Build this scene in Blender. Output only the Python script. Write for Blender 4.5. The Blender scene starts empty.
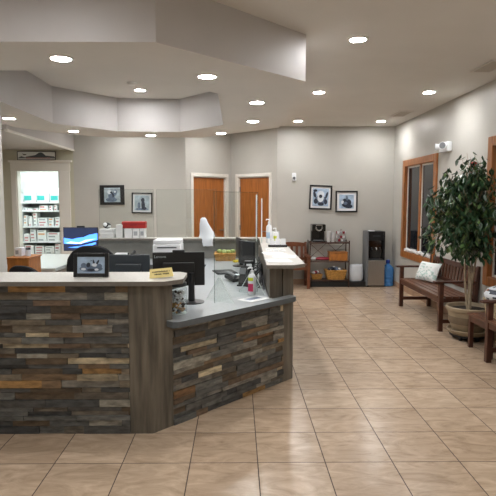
import bpy, math, random
from mathutils import Matrix, Vector
from mathutils.geometry import tessellate_polygon
random.seed(7)
PI = math.pi
SC = bpy.context.scene
COL = SC.collection

# ------------------------------------------------------------------ materials
def lin(c):
    if isinstance(c, str):
        c = [int(c[i:i+2], 16) / 255 for i in (0, 2, 4)]
    return tuple((v / 12.92 if v <= .04045 else ((v + .055) / 1.055) ** 2.4) for v in c) + (1,)

def base_mat(name):
    m = bpy.data.materials.new(name); m.use_nodes = True
    nt = m.node_tree
    return m, nt, nt.nodes['Principled BSDF']

def mat(name, col, rough=.5, metal=0, var=.0, scale=8, stretch=(1, 1, 1), bump=0, spec=.5, trans=0, coat=0):
    m, nt, b = base_mat(name)
    b.inputs['Roughness'].default_value = rough
    b.inputs['Metallic'].default_value = metal
    b.inputs['Specular IOR Level'].default_value = spec
    b.inputs['Transmission Weight'].default_value = trans
    b.inputs['Coat Weight'].default_value = coat
    c = lin(col)
    b.inputs['Base Color'].default_value = c
    if var or bump:
        tc = nt.nodes.new('ShaderNodeTexCoord'); mp = nt.nodes.new('ShaderNodeMapping')
        mp.inputs['Scale'].default_value = stretch
        nz = nt.nodes.new('ShaderNodeTexNoise'); nz.inputs['Scale'].default_value = scale
        nz.inputs['Detail'].default_value = 5
        nt.links.new(tc.outputs['Object'], mp.inputs['Vector']); nt.links.new(mp.outputs[0], nz.inputs['Vector'])
        if var:
            r = nt.nodes.new('ShaderNodeValToRGB')
            r.color_ramp.elements[0].position = .32; r.color_ramp.elements[1].position = .68
            r.color_ramp.elements[0].color = tuple(v * (1 - var) for v in c[:3]) + (1,)
            r.color_ramp.elements[1].color = tuple(min(1, v * (1 + var)) for v in c[:3]) + (1,)
            nt.links.new(nz.outputs['Fac'], r.inputs[0]); nt.links.new(r.outputs[0], b.inputs['Base Color'])
        if bump:
            bp = nt.nodes.new('ShaderNodeBump'); bp.inputs['Strength'].default_value = bump
            bp.inputs['Distance'].default_value = .01
            nt.links.new(nz.outputs['Fac'], bp.inputs['Height']); nt.links.new(bp.outputs[0], b.inputs['Normal'])
    return m

def emit(name, col, s):
    m, nt, b = base_mat(name)
    b.inputs['Base Color'].default_value = lin(col)
    b.inputs['Emission Color'].default_value = lin(col)
    b.inputs['Emission Strength'].default_value = s
    return m

def clear(name, tint, gloss=.07, rough=.02):
    m = bpy.data.materials.new(name); m.use_nodes = True
    nt = m.node_tree; nt.nodes.clear()
    o = nt.nodes.new('ShaderNodeOutputMaterial'); mx = nt.nodes.new('ShaderNodeMixShader')
    t = nt.nodes.new('ShaderNodeBsdfTransparent'); g = nt.nodes.new('ShaderNodeBsdfGlossy')
    t.inputs['Color'].default_value = lin(tint); g.inputs['Roughness'].default_value = rough
    mx.inputs[0].default_value = gloss
    nt.links.new(t.outputs[0], mx.inputs[1]); nt.links.new(g.outputs[0], mx.inputs[2]); nt.links.new(mx.outputs[0], o.inputs[0])
    return m

def floor_mat():
    m, nt, b = base_mat('floor_tile')
    N = nt.nodes.new; L = nt.links.new
    tc = N('ShaderNodeTexCoord'); mp = N('ShaderNodeMapping'); mp.inputs['Location'].default_value = (-.539, -3.055, 0)
    L(tc.outputs['Object'], mp.inputs['Vector'])
    br = N('ShaderNodeTexBrick'); br.offset = 0; br.squash = 1
    br.inputs['Scale'].default_value = 1; br.inputs['Brick Width'].default_value = .4135; br.inputs['Row Height'].default_value = .4135
    br.inputs['Mortar Size'].default_value = .0034; br.inputs['Mortar Smooth'].default_value = .1; br.inputs['Bias'].default_value = 0
    br.inputs['Color1'].default_value = lin('b39d86'); br.inputs['Color2'].default_value = lin('bea992'); br.inputs['Mortar'].default_value = lin('4a3a2e')
    L(mp.outputs[0], br.inputs['Vector'])
    # veins: stretched, skewed noise; each tile gets an offset so that veins break at the joints
    fl = N('ShaderNodeVectorMath'); fl.operation = 'SNAP'; fl.inputs[1].default_value = (.4135, .4135, 1)
    L(mp.outputs[0], fl.inputs[0])
    sc = N('ShaderNodeVectorMath'); sc.operation = 'SCALE'; sc.inputs['Scale'].default_value = 7.3
    L(fl.outputs[0], sc.inputs[0])
    ad = N('ShaderNodeVectorMath'); ad.operation = 'ADD'; L(mp.outputs[0], ad.inputs[0]); L(sc.outputs[0], ad.inputs[1])
    m2 = N('ShaderNodeMapping'); m2.inputs['Rotation'].default_value = (0, 0, .45); m2.inputs['Scale'].default_value = (2.6, 7, 1)
    L(ad.outputs[0], m2.inputs['Vector'])
    nz = N('ShaderNodeTexNoise'); nz.inputs['Scale'].default_value = 1.3; nz.inputs['Detail'].default_value = 12; nz.inputs['Roughness'].default_value = .68; nz.inputs['Distortion'].default_value = 1.6
    L(m2.outputs[0], nz.inputs['Vector'])
    r = N('ShaderNodeValToRGB'); e = r.color_ramp.elements
    e[0].position = .3; e[0].color = (.68, .65, .61, 1); e[1].position = .7; e[1].color = (1.2, 1.2, 1.2, 1)
    L(nz.outputs['Fac'], r.inputs[0])
    mx = N('ShaderNodeMix'); mx.data_type = 'RGBA'; mx.blend_type = 'MULTIPLY'; mx.inputs[0].default_value = 1
    L(br.outputs['Color'], mx.inputs[6]); L(r.outputs[0], mx.inputs[7]); L(mx.outputs[2], b.inputs['Base Color'])
    rr = N('ShaderNodeMapRange'); rr.inputs[1].default_value = 0; rr.inputs[2].default_value = 1; rr.inputs[3].default_value = .25; rr.inputs[4].default_value = .8
    L(br.outputs['Fac'], rr.inputs[0]); L(rr.outputs[0], b.inputs['Roughness'])
    bp = N('ShaderNodeBump'); bp.invert = True; bp.inputs['Strength'].default_value = .3; bp.inputs['Distance'].default_value = .004
    L(br.outputs['Fac'], bp.inputs['Height']); L(bp.outputs[0], b.inputs['Normal'])
    return m

def stone_mat():
    m, nt, b = base_mat('ledger_stone')
    N = nt.nodes.new; L = nt.links.new
    a = N('ShaderNodeAttribute'); a.attribute_name = 'stone'
    tc = N('ShaderNodeTexCoord'); mp = N('ShaderNodeMapping'); mp.inputs['Scale'].default_value = (1, 1, 3)
    L(tc.outputs['Object'], mp.inputs['Vector'])
    nz = N('ShaderNodeTexNoise'); nz.inputs['Scale'].default_value = 14; nz.inputs['Detail'].default_value = 8
    L(mp.outputs[0], nz.inputs['Vector'])
    r = N('ShaderNodeValToRGB'); e = r.color_ramp.elements
    e[0].position = .3; e[0].color = (.62, .63, .62, 1); e[1].position = .7; e[1].color = (1.7, 1.72, 1.68, 1)
    L(nz.outputs['Fac'], r.inputs[0])
    mx = N('ShaderNodeMix'); mx.data_type = 'RGBA'; mx.blend_type = 'MULTIPLY'; mx.inputs[0].default_value = 1
    L(a.outputs['Color'], mx.inputs[6]); L(r.outputs[0], mx.inputs[7]); L(mx.outputs[2], b.inputs['Base Color'])
    bp = N('ShaderNodeBump'); bp.inputs['Strength'].default_value = .5; bp.inputs['Distance'].default_value = .006
    L(nz.outputs['Fac'], bp.inputs['Height']); L(bp.outputs[0], b.inputs['Normal'])
    b.inputs['Roughness'].default_value = .55
    return m

M = {}
M['wall'] = mat('wall_paint', 'bcbab3', .42, var=.02, scale=3, spec=.35)
M['wall_cream'] = mat('wall_cream', 'c2bfab', .5, var=.02, scale=3, spec=.3)
M['soffit'] = mat('soffit_paint', 'c4c1bf', .45, var=.02, scale=3, spec=.35)
M['ceil'] = mat('ceiling_paint', 'dcd9d3', .8, var=.02, scale=2, spec=.2)
M['white_wall'] = mat('white_wall', 'dfe6e2', .6)
M['floor'] = floor_mat()
M['stone'] = stone_mat()
M['grout'] = mat('stone_backer', '2d2723', .8)
M['plank'] = mat('weathered_plank', '666055', .5, var=.42, scale=3.2, stretch=(7, 7, .7), bump=.15)
M['laminate'] = mat('grey_laminate', 'b3b0a9', .35, var=.1, scale=60)
M['laminate_edge'] = mat('laminate_edge', '77726a', .4, var=.1, scale=40)
M['slate_top'] = mat('slate_blue_laminate', '979da0', .3, var=.09, scale=50)
M['slate_edge'] = mat('slate_edge', '5f666a', .4)
M['panel_grey'] = mat('cabinet_grey', '8b8a84', .5, var=.05, scale=10)
M['oak'] = mat('oak_trim', '9c6232', .38, var=.25, scale=5, stretch=(6, 6, 1.2))
M['door_wood'] = mat('door_veneer', 'a5652f', .4, var=.22, scale=4, stretch=(7, 7, .7))
M['casing'] = mat('white_casing', 'e3e0d8', .4)
M['bench_wood'] = mat('stained_wood', '4b2c20', .38, var=.3, scale=6, stretch=(2, 2, 2))
M['bench_slat'] = mat('stained_slat', '613f2d', .36, var=.28, scale=6, stretch=(2, 2, 2))
M['chair_wood'] = mat('chair_wood', '6a3c24', .4, var=.25, scale=6)
M['light_wood'] = mat('orange_wood', 'a86a2c', .45, var=.2, scale=8, stretch=(4, 4, 1))
M['black'] = mat('black_plastic', '17181a', .38)
M['black_gloss'] = mat('black_gloss', '0d0e10', .12, coat=.4)
M['black_fab'] = mat('black_fabric', '131417', .85, bump=.2, scale=90)
M['dark_grey'] = mat('dark_grey_plastic', '34393d', .4)
M['mid_grey'] = mat('mid_grey', '6d7073', .45)
M['frame_black'] = mat('frame_black', '1b1b1d', .35)
M['steel'] = mat('steel', 'a39e98', .32, metal=.85, var=.05, scale=6, stretch=(20, 20, 1))
M['shelf_back'] = mat('shelf_back', 'a9adac', .6)
M['bronze'] = mat('bronze_wire', '4b342b', .4, metal=.5)
M['white'] = mat('white_plastic', 'e6e8ea', .35)
M['paper'] = mat('paper', 'd3d5d5', .7)
M['cloth_white'] = mat('white_film', 'd0d5da', .5, bump=.3, scale=18)
M['mat_board'] = mat('mat_board', 'e4e6e8', .7)
M['ph_blue'] = mat('photo_light_blue', 'a9bfd6', .4, var=.2, scale=14)
M['ph_dark'] = mat('photo_dark', '2c3444', .4, var=.3, scale=30)
M['ph_mid'] = mat('photo_mid', '66768c', .4, var=.3, scale=25)
M['ph_white'] = mat('photo_white', 'd9e0e8', .4)
M['ph_grey'] = mat('photo_grey', 'a9b9c2', .4, var=.25, scale=14)
M['red'] = mat('red_plastic', 'b3332f', .4, var=.08)
M['fire_red'] = mat('alarm_red', '8f2a24', .4)
M['dark_red'] = mat('dark_red_pack', '8c2233', .5)
M['wicker'] = mat('wicker', 'b98a45', .6, var=.35, scale=30, stretch=(1, 1, 2), bump=.5)
M['wicker_pale'] = mat('pale_wicker', 'b3a283', .65, var=.35, scale=35, stretch=(1, 1, 2), bump=.5)
M['leaf'] = mat('ficus_leaf', '274229', .3, var=.45, scale=9)
M['leaf_pale'] = mat('ficus_leaf_pale', '56703f', .38, var=.35, scale=9)
M['bark'] = mat('pale_bark', '9a8b74', .8, var=.25, scale=18, bump=.4)
M['soil'] = mat('soil', '2b2119', .95, var=.4, scale=40, bump=.5)
M['pot'] = mat('glazed_pot', '98886f', .4, var=.2, scale=6, bump=.1)
M['pot_band'] = mat('pot_band', '6e5f4c', .45, var=.25, scale=10)
M['blue_bottle'] = mat('blue_bottle', '4f92d6', .12, trans=.25)
M['blue_cap'] = mat('blue_cap', '1e3f9c', .4)
M['night'] = mat('night_glass', '1d2026', .04, spec=.5)
M['glass'] = clear('acrylic_sheet', 'fafcfb', .03)
M['jar_glass'] = clear('jar_glass', 'eef2f2', .12)
M['glass_edge'] = mat('acrylic_edge', 'd8e2df', .2)
M['glass_edge_dim'] = clear('acrylic_edge_dim', 'eef3f1', .16, .3)
M['yellow_card'] = mat('yellow_card', 'e9d68e', .6)
M['ink'] = mat('ink', '55482c', .7)
M['cookie_dark'] = mat('dark_biscuit', '33251b', .7)
M['cookie_tan'] = mat('tan_biscuit', 'b68c50', .7)
M['pink'] = mat('pink_label', 'c0335f', .5)
M['lime'] = mat('lime_label', 'cbd33c', .5)
M['teal'] = mat('teal_label', '3fb8b4', .5)
M['orange_label'] = mat('orange_label', 'dba377', .5)
M['red_label'] = mat('red_label', 'c4848c', .5)
M['grey_label'] = mat('grey_label', 'a3a8ac', .5)
M['green_fruit'] = mat('green_wrap', '9fb06a', .5, var=.2)
M['yellow'] = mat('yellow_plastic', 'dcc431', .45)
M['tan_fab'] = mat('brown_patch', '8a5c40', .8)
M['cushion'] = mat('cushion_cloth', 'e6eae8', .85, bump=.2, scale=60)
M['cushion_print'] = mat('cushion_print', 'b9cfc9', .85, var=.3, scale=20)
M['navy_screen'] = emit('screen_night', '141a2c', .9)
M['blue_screen'] = emit('screen_blue', '3c6fd6', 1.0)
M['pale_screen'] = emit('screen_pale', '8fb0ee', 1.0)
M['lens'] = emit('lamp_lens', 'f9f8f8', 72)
M['lens_cool'] = emit('lamp_lens_cool', 'f0fbff', 6)
M['lamp_ring'] = mat('lamp_ring', 'e8e6e0', .5)
M['vent'] = mat('vent_grey', 'c4beb4', .6)
M['vent_dark'] = mat('vent_dark', '87817a', .8)
M['base_tile'] = mat('baseboard_tile', 'a28369', .4, var=.15, scale=5)
M['snow'] = mat('white_garland', 'e6e6e6', .9)
M['lettering'] = mat('pale_lettering', 'a8b0b4', .5)
M['mountain'] = mat('mountain_grey', '4b5458', .6, var=.2, scale=30)
M['rose_ink'] = mat('rose_ink', 'b08a86', .6)
M['light_print'] = mat('pale_print', 'e6ebe8', .6)

# ------------------------------------------------------------------ mesh builder
class MB:
    def __init__(s): s.v = []; s.f = []; s.m = []; s.c = []; s.col = None; s.X = None
    def _add(s, vs, fs, m=0):
        o = len(s.v)
        if s.X is not None: vs = [tuple(s.X @ Vector(p)) for p in vs]
        s.v += [tuple(p) for p in vs]
        for f in fs:
            s.f.append(tuple(i + o for i in f)); s.m.append(m); s.c.append(s.col)
        return s
    def bx(s, x0, x1, y0, y1, z0, z1, m=0):
        vs = [(x, y, z) for z in (z0, z1) for y in (y0, y1) for x in (x0, x1)]
        return s._add(vs, [(0, 2, 3, 1), (4, 5, 7, 6), (0, 1, 5, 4), (2, 6, 7, 3), (0, 4, 6, 2), (1, 3, 7, 5)], m)
    def box(s, c, d, R=None, m=0):
        h = [q / 2 for q in d]
        vs = [Vector((x, y, z)) for z in (-h[2], h[2]) for y in (-h[1], h[1]) for x in (-h[0], h[0])]
        if R is not None: vs = [R @ v for v in vs]
        vs = [tuple(v + Vector(c)) for v in vs]
        return s._add(vs, [(0, 2, 3, 1), (4, 5, 7, 6), (0, 1, 5, 4), (2, 6, 7, 3), (0, 4, 6, 2), (1, 3, 7, 5)], m)
    def tube(s, pts, r, n=8, m=0, cap=True):
        pts = [Vector(p) for p in pts]
        rs = r if isinstance(r, (list, tuple)) else [r] * len(pts)
        vs = []; fs = []
        for i, p in enumerate(pts):
            d = (pts[min(i + 1, len(pts) - 1)] - pts[max(i - 1, 0)]).normalized()
            a = Vector((0, 0, 1)) if abs(d.z) < .9 else Vector((1, 0, 0))
            u = d.cross(a).normalized(); w = d.cross(u)
            for k in range(n):
                t = 2 * PI * k / n
                vs.append(tuple(p + (u * math.cos(t) + w * math.sin(t)) * rs[i]))
        for i in range(len(pts) - 1):
            for k in range(n):
                fs.append((i * n + k, i * n + (k + 1) % n, (i + 1) * n + (k + 1) % n, (i + 1) * n + k))
        if cap:
            fs.append(tuple(range(n))[::-1]); fs.append(tuple((len(pts) - 1) * n + k for k in range(n)))
        return s._add(vs, fs, m)
    def lathe(s, prof, c=(0, 0, 0), n=24, m=0, cap=True, sq=1):
        vs = []; fs = []
        for r, z in prof:
            for k in range(n):
                t = 2 * PI * k / n
                vs.append((c[0] + r * math.cos(t), c[1] + r * sq * math.sin(t), c[2] + z))
        for i in range(len(prof) - 1):
            for k in range(n):
                fs.append((i * n + k, i * n + (k + 1) % n, (i + 1) * n + (k + 1) % n, (i + 1) * n + k))
        if cap:
            fs.append(tuple(range(n))[::-1]); fs.append(tuple((len(prof) - 1) * n + k for k in range(n)))
        return s._add(vs, fs, m)
    def ell(s, c, r, nu=12, nv=8, m=0, R=None):
        prof = []; vs = []; fs = []
        for j in range(nv + 1):
            ph = -PI / 2 + PI * j / nv
            for k in range(nu):
                t = 2 * PI * k / nu
                v = Vector((r[0] * math.cos(ph) * math.cos(t), r[1] * math.cos(ph) * math.sin(t), r[2] * math.sin(ph)))
                if R is not None: v = R @ v
                vs.append(tuple(v + Vector(c)))
        for j in range(nv):
            for k in range(nu):
                fs.append((j * nu + k, j * nu + (k + 1) % nu, (j + 1) * nu + (k + 1) % nu, (j + 1) * nu + k))
        return s._add(vs, fs, m)
    def prism(s, poly, z0, z1, m=0, mside=None):
        n = len(poly)
        a = sum(poly[i][0] * poly[(i + 1) % n][1] - poly[(i + 1) % n][0] * poly[i][1] for i in range(n))
        if a < 0: poly = poly[::-1]
        tris = tessellate_polygon([[Vector((x, y, 0)) for x, y in poly]])
        vs = [(x, y, z0) for x, y in poly] + [(x, y, z1) for x, y in poly]
        o = []
        for t in tris:
            p = [Vector(vs[i]) for i in t]
            if (p[1] - p[0]).cross(p[2] - p[0]).z < 0: t = t[::-1]
            o.append(t)
        s._add(vs, [tuple(i + n for i in t) for t in o] + [tuple(t[::-1]) for t in o], m)
        k = len(s.v)
        return s._add(vs, [(i, (i + 1) % n, (i + 1) % n + n, i + n) for i in range(n)], m if mside is None else mside)
    def flat(s, poly, m=0):
        """poly of 3-D points, one face"""
        return s._add(poly, [tuple(range(len(poly)))], m)
    def frame(s, x0, x1, z0, z1, w, y0, y1, m=0, wt=None):
        wt = wt or w
        s.bx(x0, x0 + w, y0, y1, z0, z1, m); s.bx(x1 - w, x1, y0, y1, z0, z1, m)
        s.bx(x0 + w, x1 - w, y0, y1, z1 - wt, z1, m); s.bx(x0 + w, x1 - w, y0, y1, z0, z0 + w, m)
        return s
    def build(s, name, mats, parent=None, bevel=0, angle=35, loc=None, rotz=0, sub=0):
        me = bpy.data.meshes.new(name); me.from_pydata(s.v, [], s.f)
        if not isinstance(mats, (list, tuple)): mats = [mats]
        for q in mats: me.materials.append(M[q])
        me.polygons.foreach_set('material_index', s.m)
        if any(c is not None for c in s.c):
            at = me.color_attributes.new('stone', 'FLOAT_COLOR', 'CORNER')
            for p in me.polygons:
                cc = s.c[p.index] or (.02, .02, .02, 1)
                for li in p.loop_indices: at.data[li].color = cc
        me.update()
        me.shade_smooth(); me.set_sharp_from_angle(angle=math.radians(angle))
        o = bpy.data.objects.new(name, me); COL.objects.link(o)
        if parent is not None: o.parent = parent
        if loc is not None: o.location = loc
        o.rotation_euler.z = rotz
        if bevel:
            b = o.modifiers.new('bevel', 'BEVEL'); b.width = bevel; b.segments = 2; b.limit_method = 'ANGLE'
        if sub:
            b = o.modifiers.new('smooth', 'SUBSURF'); b.levels = sub; b.render_levels = sub
        return o

def tag(o, label, cat, group=None, kind=None):
    o['label'] = label; o['category'] = cat
    if group: o['group'] = group
    if kind: o['kind'] = kind
    return o
def thing(name, label, cat, loc=(0, 0, 0), rotz=0, group=None):
    o = bpy.data.objects.new(name, None); COL.objects.link(o)
    o.empty_display_size = .1; o.location = loc; o.rotation_euler.z = rotz
    return tag(o, label, cat, group)
def struct(o): o['kind'] = 'structure'; return o
def copy_tree(o, parent=None):
    c = o.copy(); COL.objects.link(c)
    if parent is not None: c.parent = parent
    for ch in list(o.children): copy_tree(ch, c)
    return c
def root(name):
    o = bpy.data.objects.new(name, None); COL.objects.link(o); o.empty_display_size = .1
    o['kind'] = 'structure'; return o
RX = lambda a: Matrix.Rotation(a, 3, 'X')
RY = lambda a: Matrix.Rotation(a, 3, 'Y')
RZ = lambda a: Matrix.Rotation(a, 3, 'Z')

# ------------------------------------------------------------------ room shell
CH = 2.97                      # ceiling height
YB = 9.85                      # back wall
XR = 2.95                      # right wall
SZ = 2.59                      # underside of the dropped bulkhead
NL, NC, NR = (-.96, YB), (-.12, 10.72), (.753, YB)      # door niche corners
struct(MB().bx(-5.2, 3.2, -3.2, 12.6, -.1, 0).build('floor', 'floor'))
struct(MB().bx(.753, 3.2, YB, YB + .15, 0, CH).build('wall_back', 'wall'))
struct(MB().bx(-3.05, -.96, YB, YB + .15, 0, CH).build('wall_back_left', 'wall'))
w = MB(); w.bx(-5.2, -4.12, YB, YB + .15, 0, CH); w.bx(-3.32, -3.05, YB, YB + .15, 0, CH); w.bx(-4.12, -3.32, YB, YB + .15, 2.14, CH)
struct(w.build('wall_pharmacy', 'wall_cream'))
# right wall with two window openings
W1 = (7.69, 9.25, .60, 2.29); W2 = (4.56, 6.12, .60, 2.33)
w = MB()
w.bx(XR, XR + .2, W1[1], YB, 0, CH); w.bx(XR, XR + .2, W2[1], W1[0], 0, CH); w.bx(XR, XR + .2, -3.2, W2[0], 0, CH)
for a in (W1, W2):
    w.bx(XR, XR + .2, a[0], a[1], 0, a[2]); w.bx(XR, XR + .2, a[0], a[1], a[3], CH)
struct(w.build('wall_right', 'wall'))
struct(MB().bx(-5.2, -5.05, -3.2, YB, 0, CH).build('wall_left', 'wall'))
struct(MB().bx(-5.2, 3.2, -3.2, -3.05, 0, CH).build('wall_front', 'wall'))

# niche walls (45 degrees) with door openings and the doors themselves
def niche(A, B, ta, tb, nm, dn, hinge_left):
    A = Vector((A[0], A[1], 0)); B = Vector((B[0], B[1], 0)); L = (B - A).length
    ang = math.atan2(B.y - A.y, B.x - A.x)
    u0, u1 = ta * L, tb * L                        # opening incl. casing
    cw = .062; top = 2.06
    w = MB(); w.bx(0, u0 + cw, 0, .12, 0, CH); w.bx(u1 - cw, L, 0, .12, 0, CH); w.bx(u0 + cw, u1 - cw, 0, .12, top, CH)
    struct(w.build(nm, 'wall', loc=A, rotz=ang))
    d = root(dn); d.location = A; d.rotation_euler.z = ang
    cs = MB(); cs.bx(u0, u0 + cw, -.02, 0, 0, top + .06); cs.bx(u1 - cw, u1, -.02, 0, 0, top + .06); cs.bx(u0 + cw, u1 - cw, -.02, 0, top, top + .06)
    cs.bx(u0 + cw, u0 + cw + .02, 0, .12, 0, top); cs.bx(u1 - cw - .02, u1 - cw, 0, .12, 0, top); cs.bx(u0 + cw, u1 - cw, 0, .12, top - .02, top)
    cs.build('door_casing', 'casing', d, bevel=.004)
    MB().bx(u0 + cw + .025, u1 - cw - .025, .035, .075, .01, top - .025).build('door_slab', 'door_wood', d, bevel=.003)
    hx = u0 + cw + .028 if hinge_left else u1 - cw - .028
    for z in (.25, 1.05, 1.82):
        MB().tube([(hx, .03, z - .05), (hx, .03, z + .05)], .012).build('hinge', 'mid_grey', d)
    kx = u1 - cw - .09 if hinge_left else u0 + cw + .09
    k = MB(); k.tube([(kx, .035, 1.0), (kx, -.02, 1.0)], .012); k.tube([(kx, -.015, 1.0), (kx - (.1 if hinge_left else -.1), -.015, 1.0)], .009)
    k.lathe([(.0, 0), (.028, 0), (.028, .008), (0, .008)], (kx, .03, 1.0)); k.build('door_handle', 'steel', d)
niche(NL, NC, .096, .924, 'wall_niche_left', 'door_1', True)
niche(NC, NR, .113, .898, 'wall_niche_right', 'door_2', True)

# pharmacy doorway: casing, header; the little store room behind it
t = root('trim_1')
c = MB(); c.bx(-4.215, -4.12, YB - .02, YB, 0, 2.14); c.bx(-3.32, -3.12, YB - .02, YB, 0, 2.14); c.build('jamb_casing', 'casing', t, bevel=.004)
c = MB(); c.bx(-4.22, -3.11, YB - .022, YB, 2.14, 2.3); c.build('header_board', 'casing', t, bevel=.004)
c = MB(); c.bx(-4.25, -3.07, YB - .05, YB, 2.3, 2.34); c.build('header_cap', 'casing', t, bevel=.006)
c = MB(); c.bx(-4.12, -4.1, YB, YB + .15, 0, 2.14); c.bx(-3.34, -3.32, YB, YB + .15, 0, 2.14); c.build('jamb_lining', 'casing', t)
struct(MB().bx(-5.2, -2.7, 11.95, 12.1, 0, CH).build('wall_store_back', 'white_wall'))
struct(MB().bx(-2.85, -2.7, 10.0, 11.95, 0, CH).build('wall_store_right', 'white_wall'))
struct(MB().bx(-5.2, -5.05, 10.0, 11.95, 0, CH).build('wall_store_left', 'white_wall'))

# pillar at the left, low bulkhead along the left of the back area
struct(MB().bx(-2.3, -1.905, 4.0, 4.3, 0, SZ).build('wall_pillar_left', 'wall'))
struct(MB().bx(-5.05, -3.03, 7.0, YB, 2.53, CH).build('ceiling_low_left', 'soffit'))
struct(MB().bx(-3.06, -3.02, 7.0, YB, 2.505, 2.535).build('trim_2', 'casing'))

# dropped ring bulkhead above the desk
OUT = [(-3.2, 3.385), (-.51, 3.39), (.575, 4.47), (.575, 7.25), (-.55, 8.4), (-2.05, 8.4), (-2.55, 8.0), (-3.2, 7.0)]
INN = [(-1.9, 4.12), (-.86, 4.12), (-.178, 4.98), (-.178, 7.0), (-.83, 7.72), (-1.72, 7.66), (-2.38, 6.88), (-2.38, 4.9)]
TC = 3.06                      # tray ceiling inside the ring
def holed(g, out, inn, z, m):
    pts = out + inn; tri = []
    for t3 in tessellate_polygon([[Vector((x, y, 0)) for x, y in p] for p in (out, inn)]):
        p = [Vector((pts[i][0], pts[i][1], 0)) for i in t3]
        tri.append(t3 if (p[1] - p[0]).cross(p[2] - p[0]).z < 0 else t3[::-1])
    g._add([(x, y, z) for x, y in pts], tri, m)
def band(g, poly, z0, z1, m, flip=False):
    n = len(poly)
    g._add([(x, y, z0) for x, y in poly] + [(x, y, z1) for x, y in poly], [((i, (i + 1) % n, (i + 1) % n + n, i + n) if not flip else ((i + 1) % n, i, i + n, (i + 1) % n + n)) for i in range(n)], m)
g = MB(); holed(g, OUT, INN, SZ, 1); band(g, OUT, SZ, CH, 0); band(g, INN, SZ, TC, 0, True)
struct(g.build('ceiling_bulkhead', ['soffit', 'ceil'], angle=10))
RO = [(-5.2, -3.2), (3.2, -3.2), (3.2, 12.6), (-5.2, 12.6)]
g = MB(); holed(g, RO, INN, CH, 0); band(g, RO, CH, TC, 0); g.bx(-5.2, 3.2, -3.2, 12.6, TC, TC + .1)
struct(g.build('ceiling', 'ceil', angle=10))

# baseboards
struct(MB().bx(XR - .012, XR, -3.05, YB, 0, .1).build('baseboard_right', 'base_tile'))
struct(MB().bx(.753, XR - .012, YB - .012, YB, 0, .1).build('baseboard_back', 'base_tile'))

# windows on the right wall (dark outside)
def window(nm, a):
    r = root(nm); y0, y1, z0, z1 = a
    f = MB()
    cw = .11
    # casing on the room side
    f.bx(XR - .03, XR, y0, y0 + cw, z0, z1); f.bx(XR - .03, XR, y1 - cw, y1, z0, z1)
    f.bx(XR - .03, XR, y0 + cw, y1 - cw, z1 - cw, z1); f.bx(XR - .03, XR, y0 + cw, y1 - cw, z0, z0 + cw)
    f.build('window_casing', 'oak', r, bevel=.006)
    j = MB(); i0, i1, b0, b1 = y0 + cw, y1 - cw, z0 + cw, z1 - cw
    j.bx(XR, XR + .13, y0, i0, z0, z1); j.bx(XR, XR + .13, i1, y1, z0, z1)
    j.bx(XR, XR + .13, i0, i1, b1, z1); j.bx(XR, XR + .13, i0, i1, z0, b0)
    ym = (y0 + y1) / 2
    j.bx(XR + .01, XR + .13, ym - .03, ym + .03, b0, b1)
    j.build('window_frame', 'oak', r, bevel=.004)
    for p, q in ((i0, ym - .03), (ym + .03, i1)):
        s = MB(); w_ = .028
        for ya, yb, za, zb in ((p, p + w_, b0, b1), (q - w_, q, b0, b1), (p + w_, q - w_, b0, b0 + w_), (p + w_, q - w_, b1 - w_, b1)):
            s.bx(XR + .03, XR + .06, ya, yb, za, zb)
        sa = s.build('window_sash', 'casing', r)
        MB().bx(XR + .04, XR + .05, p + w_, q - w_, b0 + w_, b1 - w_).build('window_pane', 'night', sa)
window('window_1', W1); window('window_2', W2)
# white fluffy garland on the sill of the far window
random.seed(3)
g = MB(); pts = []
for i in range(40):
    y = 7.84 + i * (9.1 - 7.84) / 39
    pts.append((XR + .0 + random.uniform(-.012, .012), y, .735 + random.uniform(-.008, .022)))
g.tube(pts, [.022 + random.uniform(-.006, .01) for _ in pts], 7)
for i in range(60):
    y = random.uniform(7.85, 9.1); g.ell((XR + random.uniform(-.02, .02), y, .735 + random.uniform(-.005, .03)), (.02, .025, .018), 6, 4)
tag(g.build('garland', 'snow'), 'fluffy white garland lying along the sill of the far oak window', 'garland')

# ------------------------------------------------------------------ reception desk
TZ = 1.062                        # transaction top height
DK = .77                         # desk height
front_unit = thing('front_counter', 'tall front counter clad in stacked stone strips with a planked corner post', 'counter', (0, 0, 0))
angled_unit = thing('angled_counter', 'low angled stone-clad counter between the two planked posts', 'counter', (0, 0, 0))
end_unit = thing('end_counter', 'planked end counter at the right of the angled stone section', 'counter', (0, 0, 0))
rear_unit = thing('rear_counter', 'grey-panelled rear counter in front of the brown doors', 'counter', (0, 0, 0))
PAL = ['504f4d', '454646', '5f5f5c', '75716a', '88847a', '625142', '534638', '75604a', '9a774b', '988c76', 'b2a58b', '605950', '3c3d3e', '6f6557', '7c5d40', '565654']
WT = [5, 4, 5, 4, 3, 3.5, 2.5, 2, 1.2, 2, 1.2, 5, 3, 4.5, 1.2, 5]
def stone_panel(o, d, L, H, nrm, seed):
    random.seed(seed); mb = MB()
    X = Matrix(((d[0], nrm[0], 0, o[0]), (d[1], nrm[1], 0, o[1]), (0, 0, 1, 0), (0, 0, 0, 1)))   # u, out, z
    mb.X = X
    z = .0
    while z < H - .01:
        h = random.choice((.031, .038, .044, .052))
        if z + h > H - .02: h = H - z
        u = -random.uniform(0, .2)
        while u < L:
            l = random.uniform(.11, .42)
            a, b = max(u, 0), min(u + l, L)
            if b - a > .004:
                c = lin(random.choices(PAL, WT)[0]); k = random.uniform(.75, 1.15)
                mb.col = tuple(q * k for q in c[:3]) + (1,)
                t = random.uniform(.002, .02)
                mb.bx(a + .001, b - .001, -.02, t, z + .001, z + h - .001)
            u += l
        z += h
    return mb
stone_panel((-3.2, 3.475), (1, 0), 3.2 - .733, TZ - .03, (0, -1), 11).build('stone_front', 'stone', front_unit)
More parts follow.
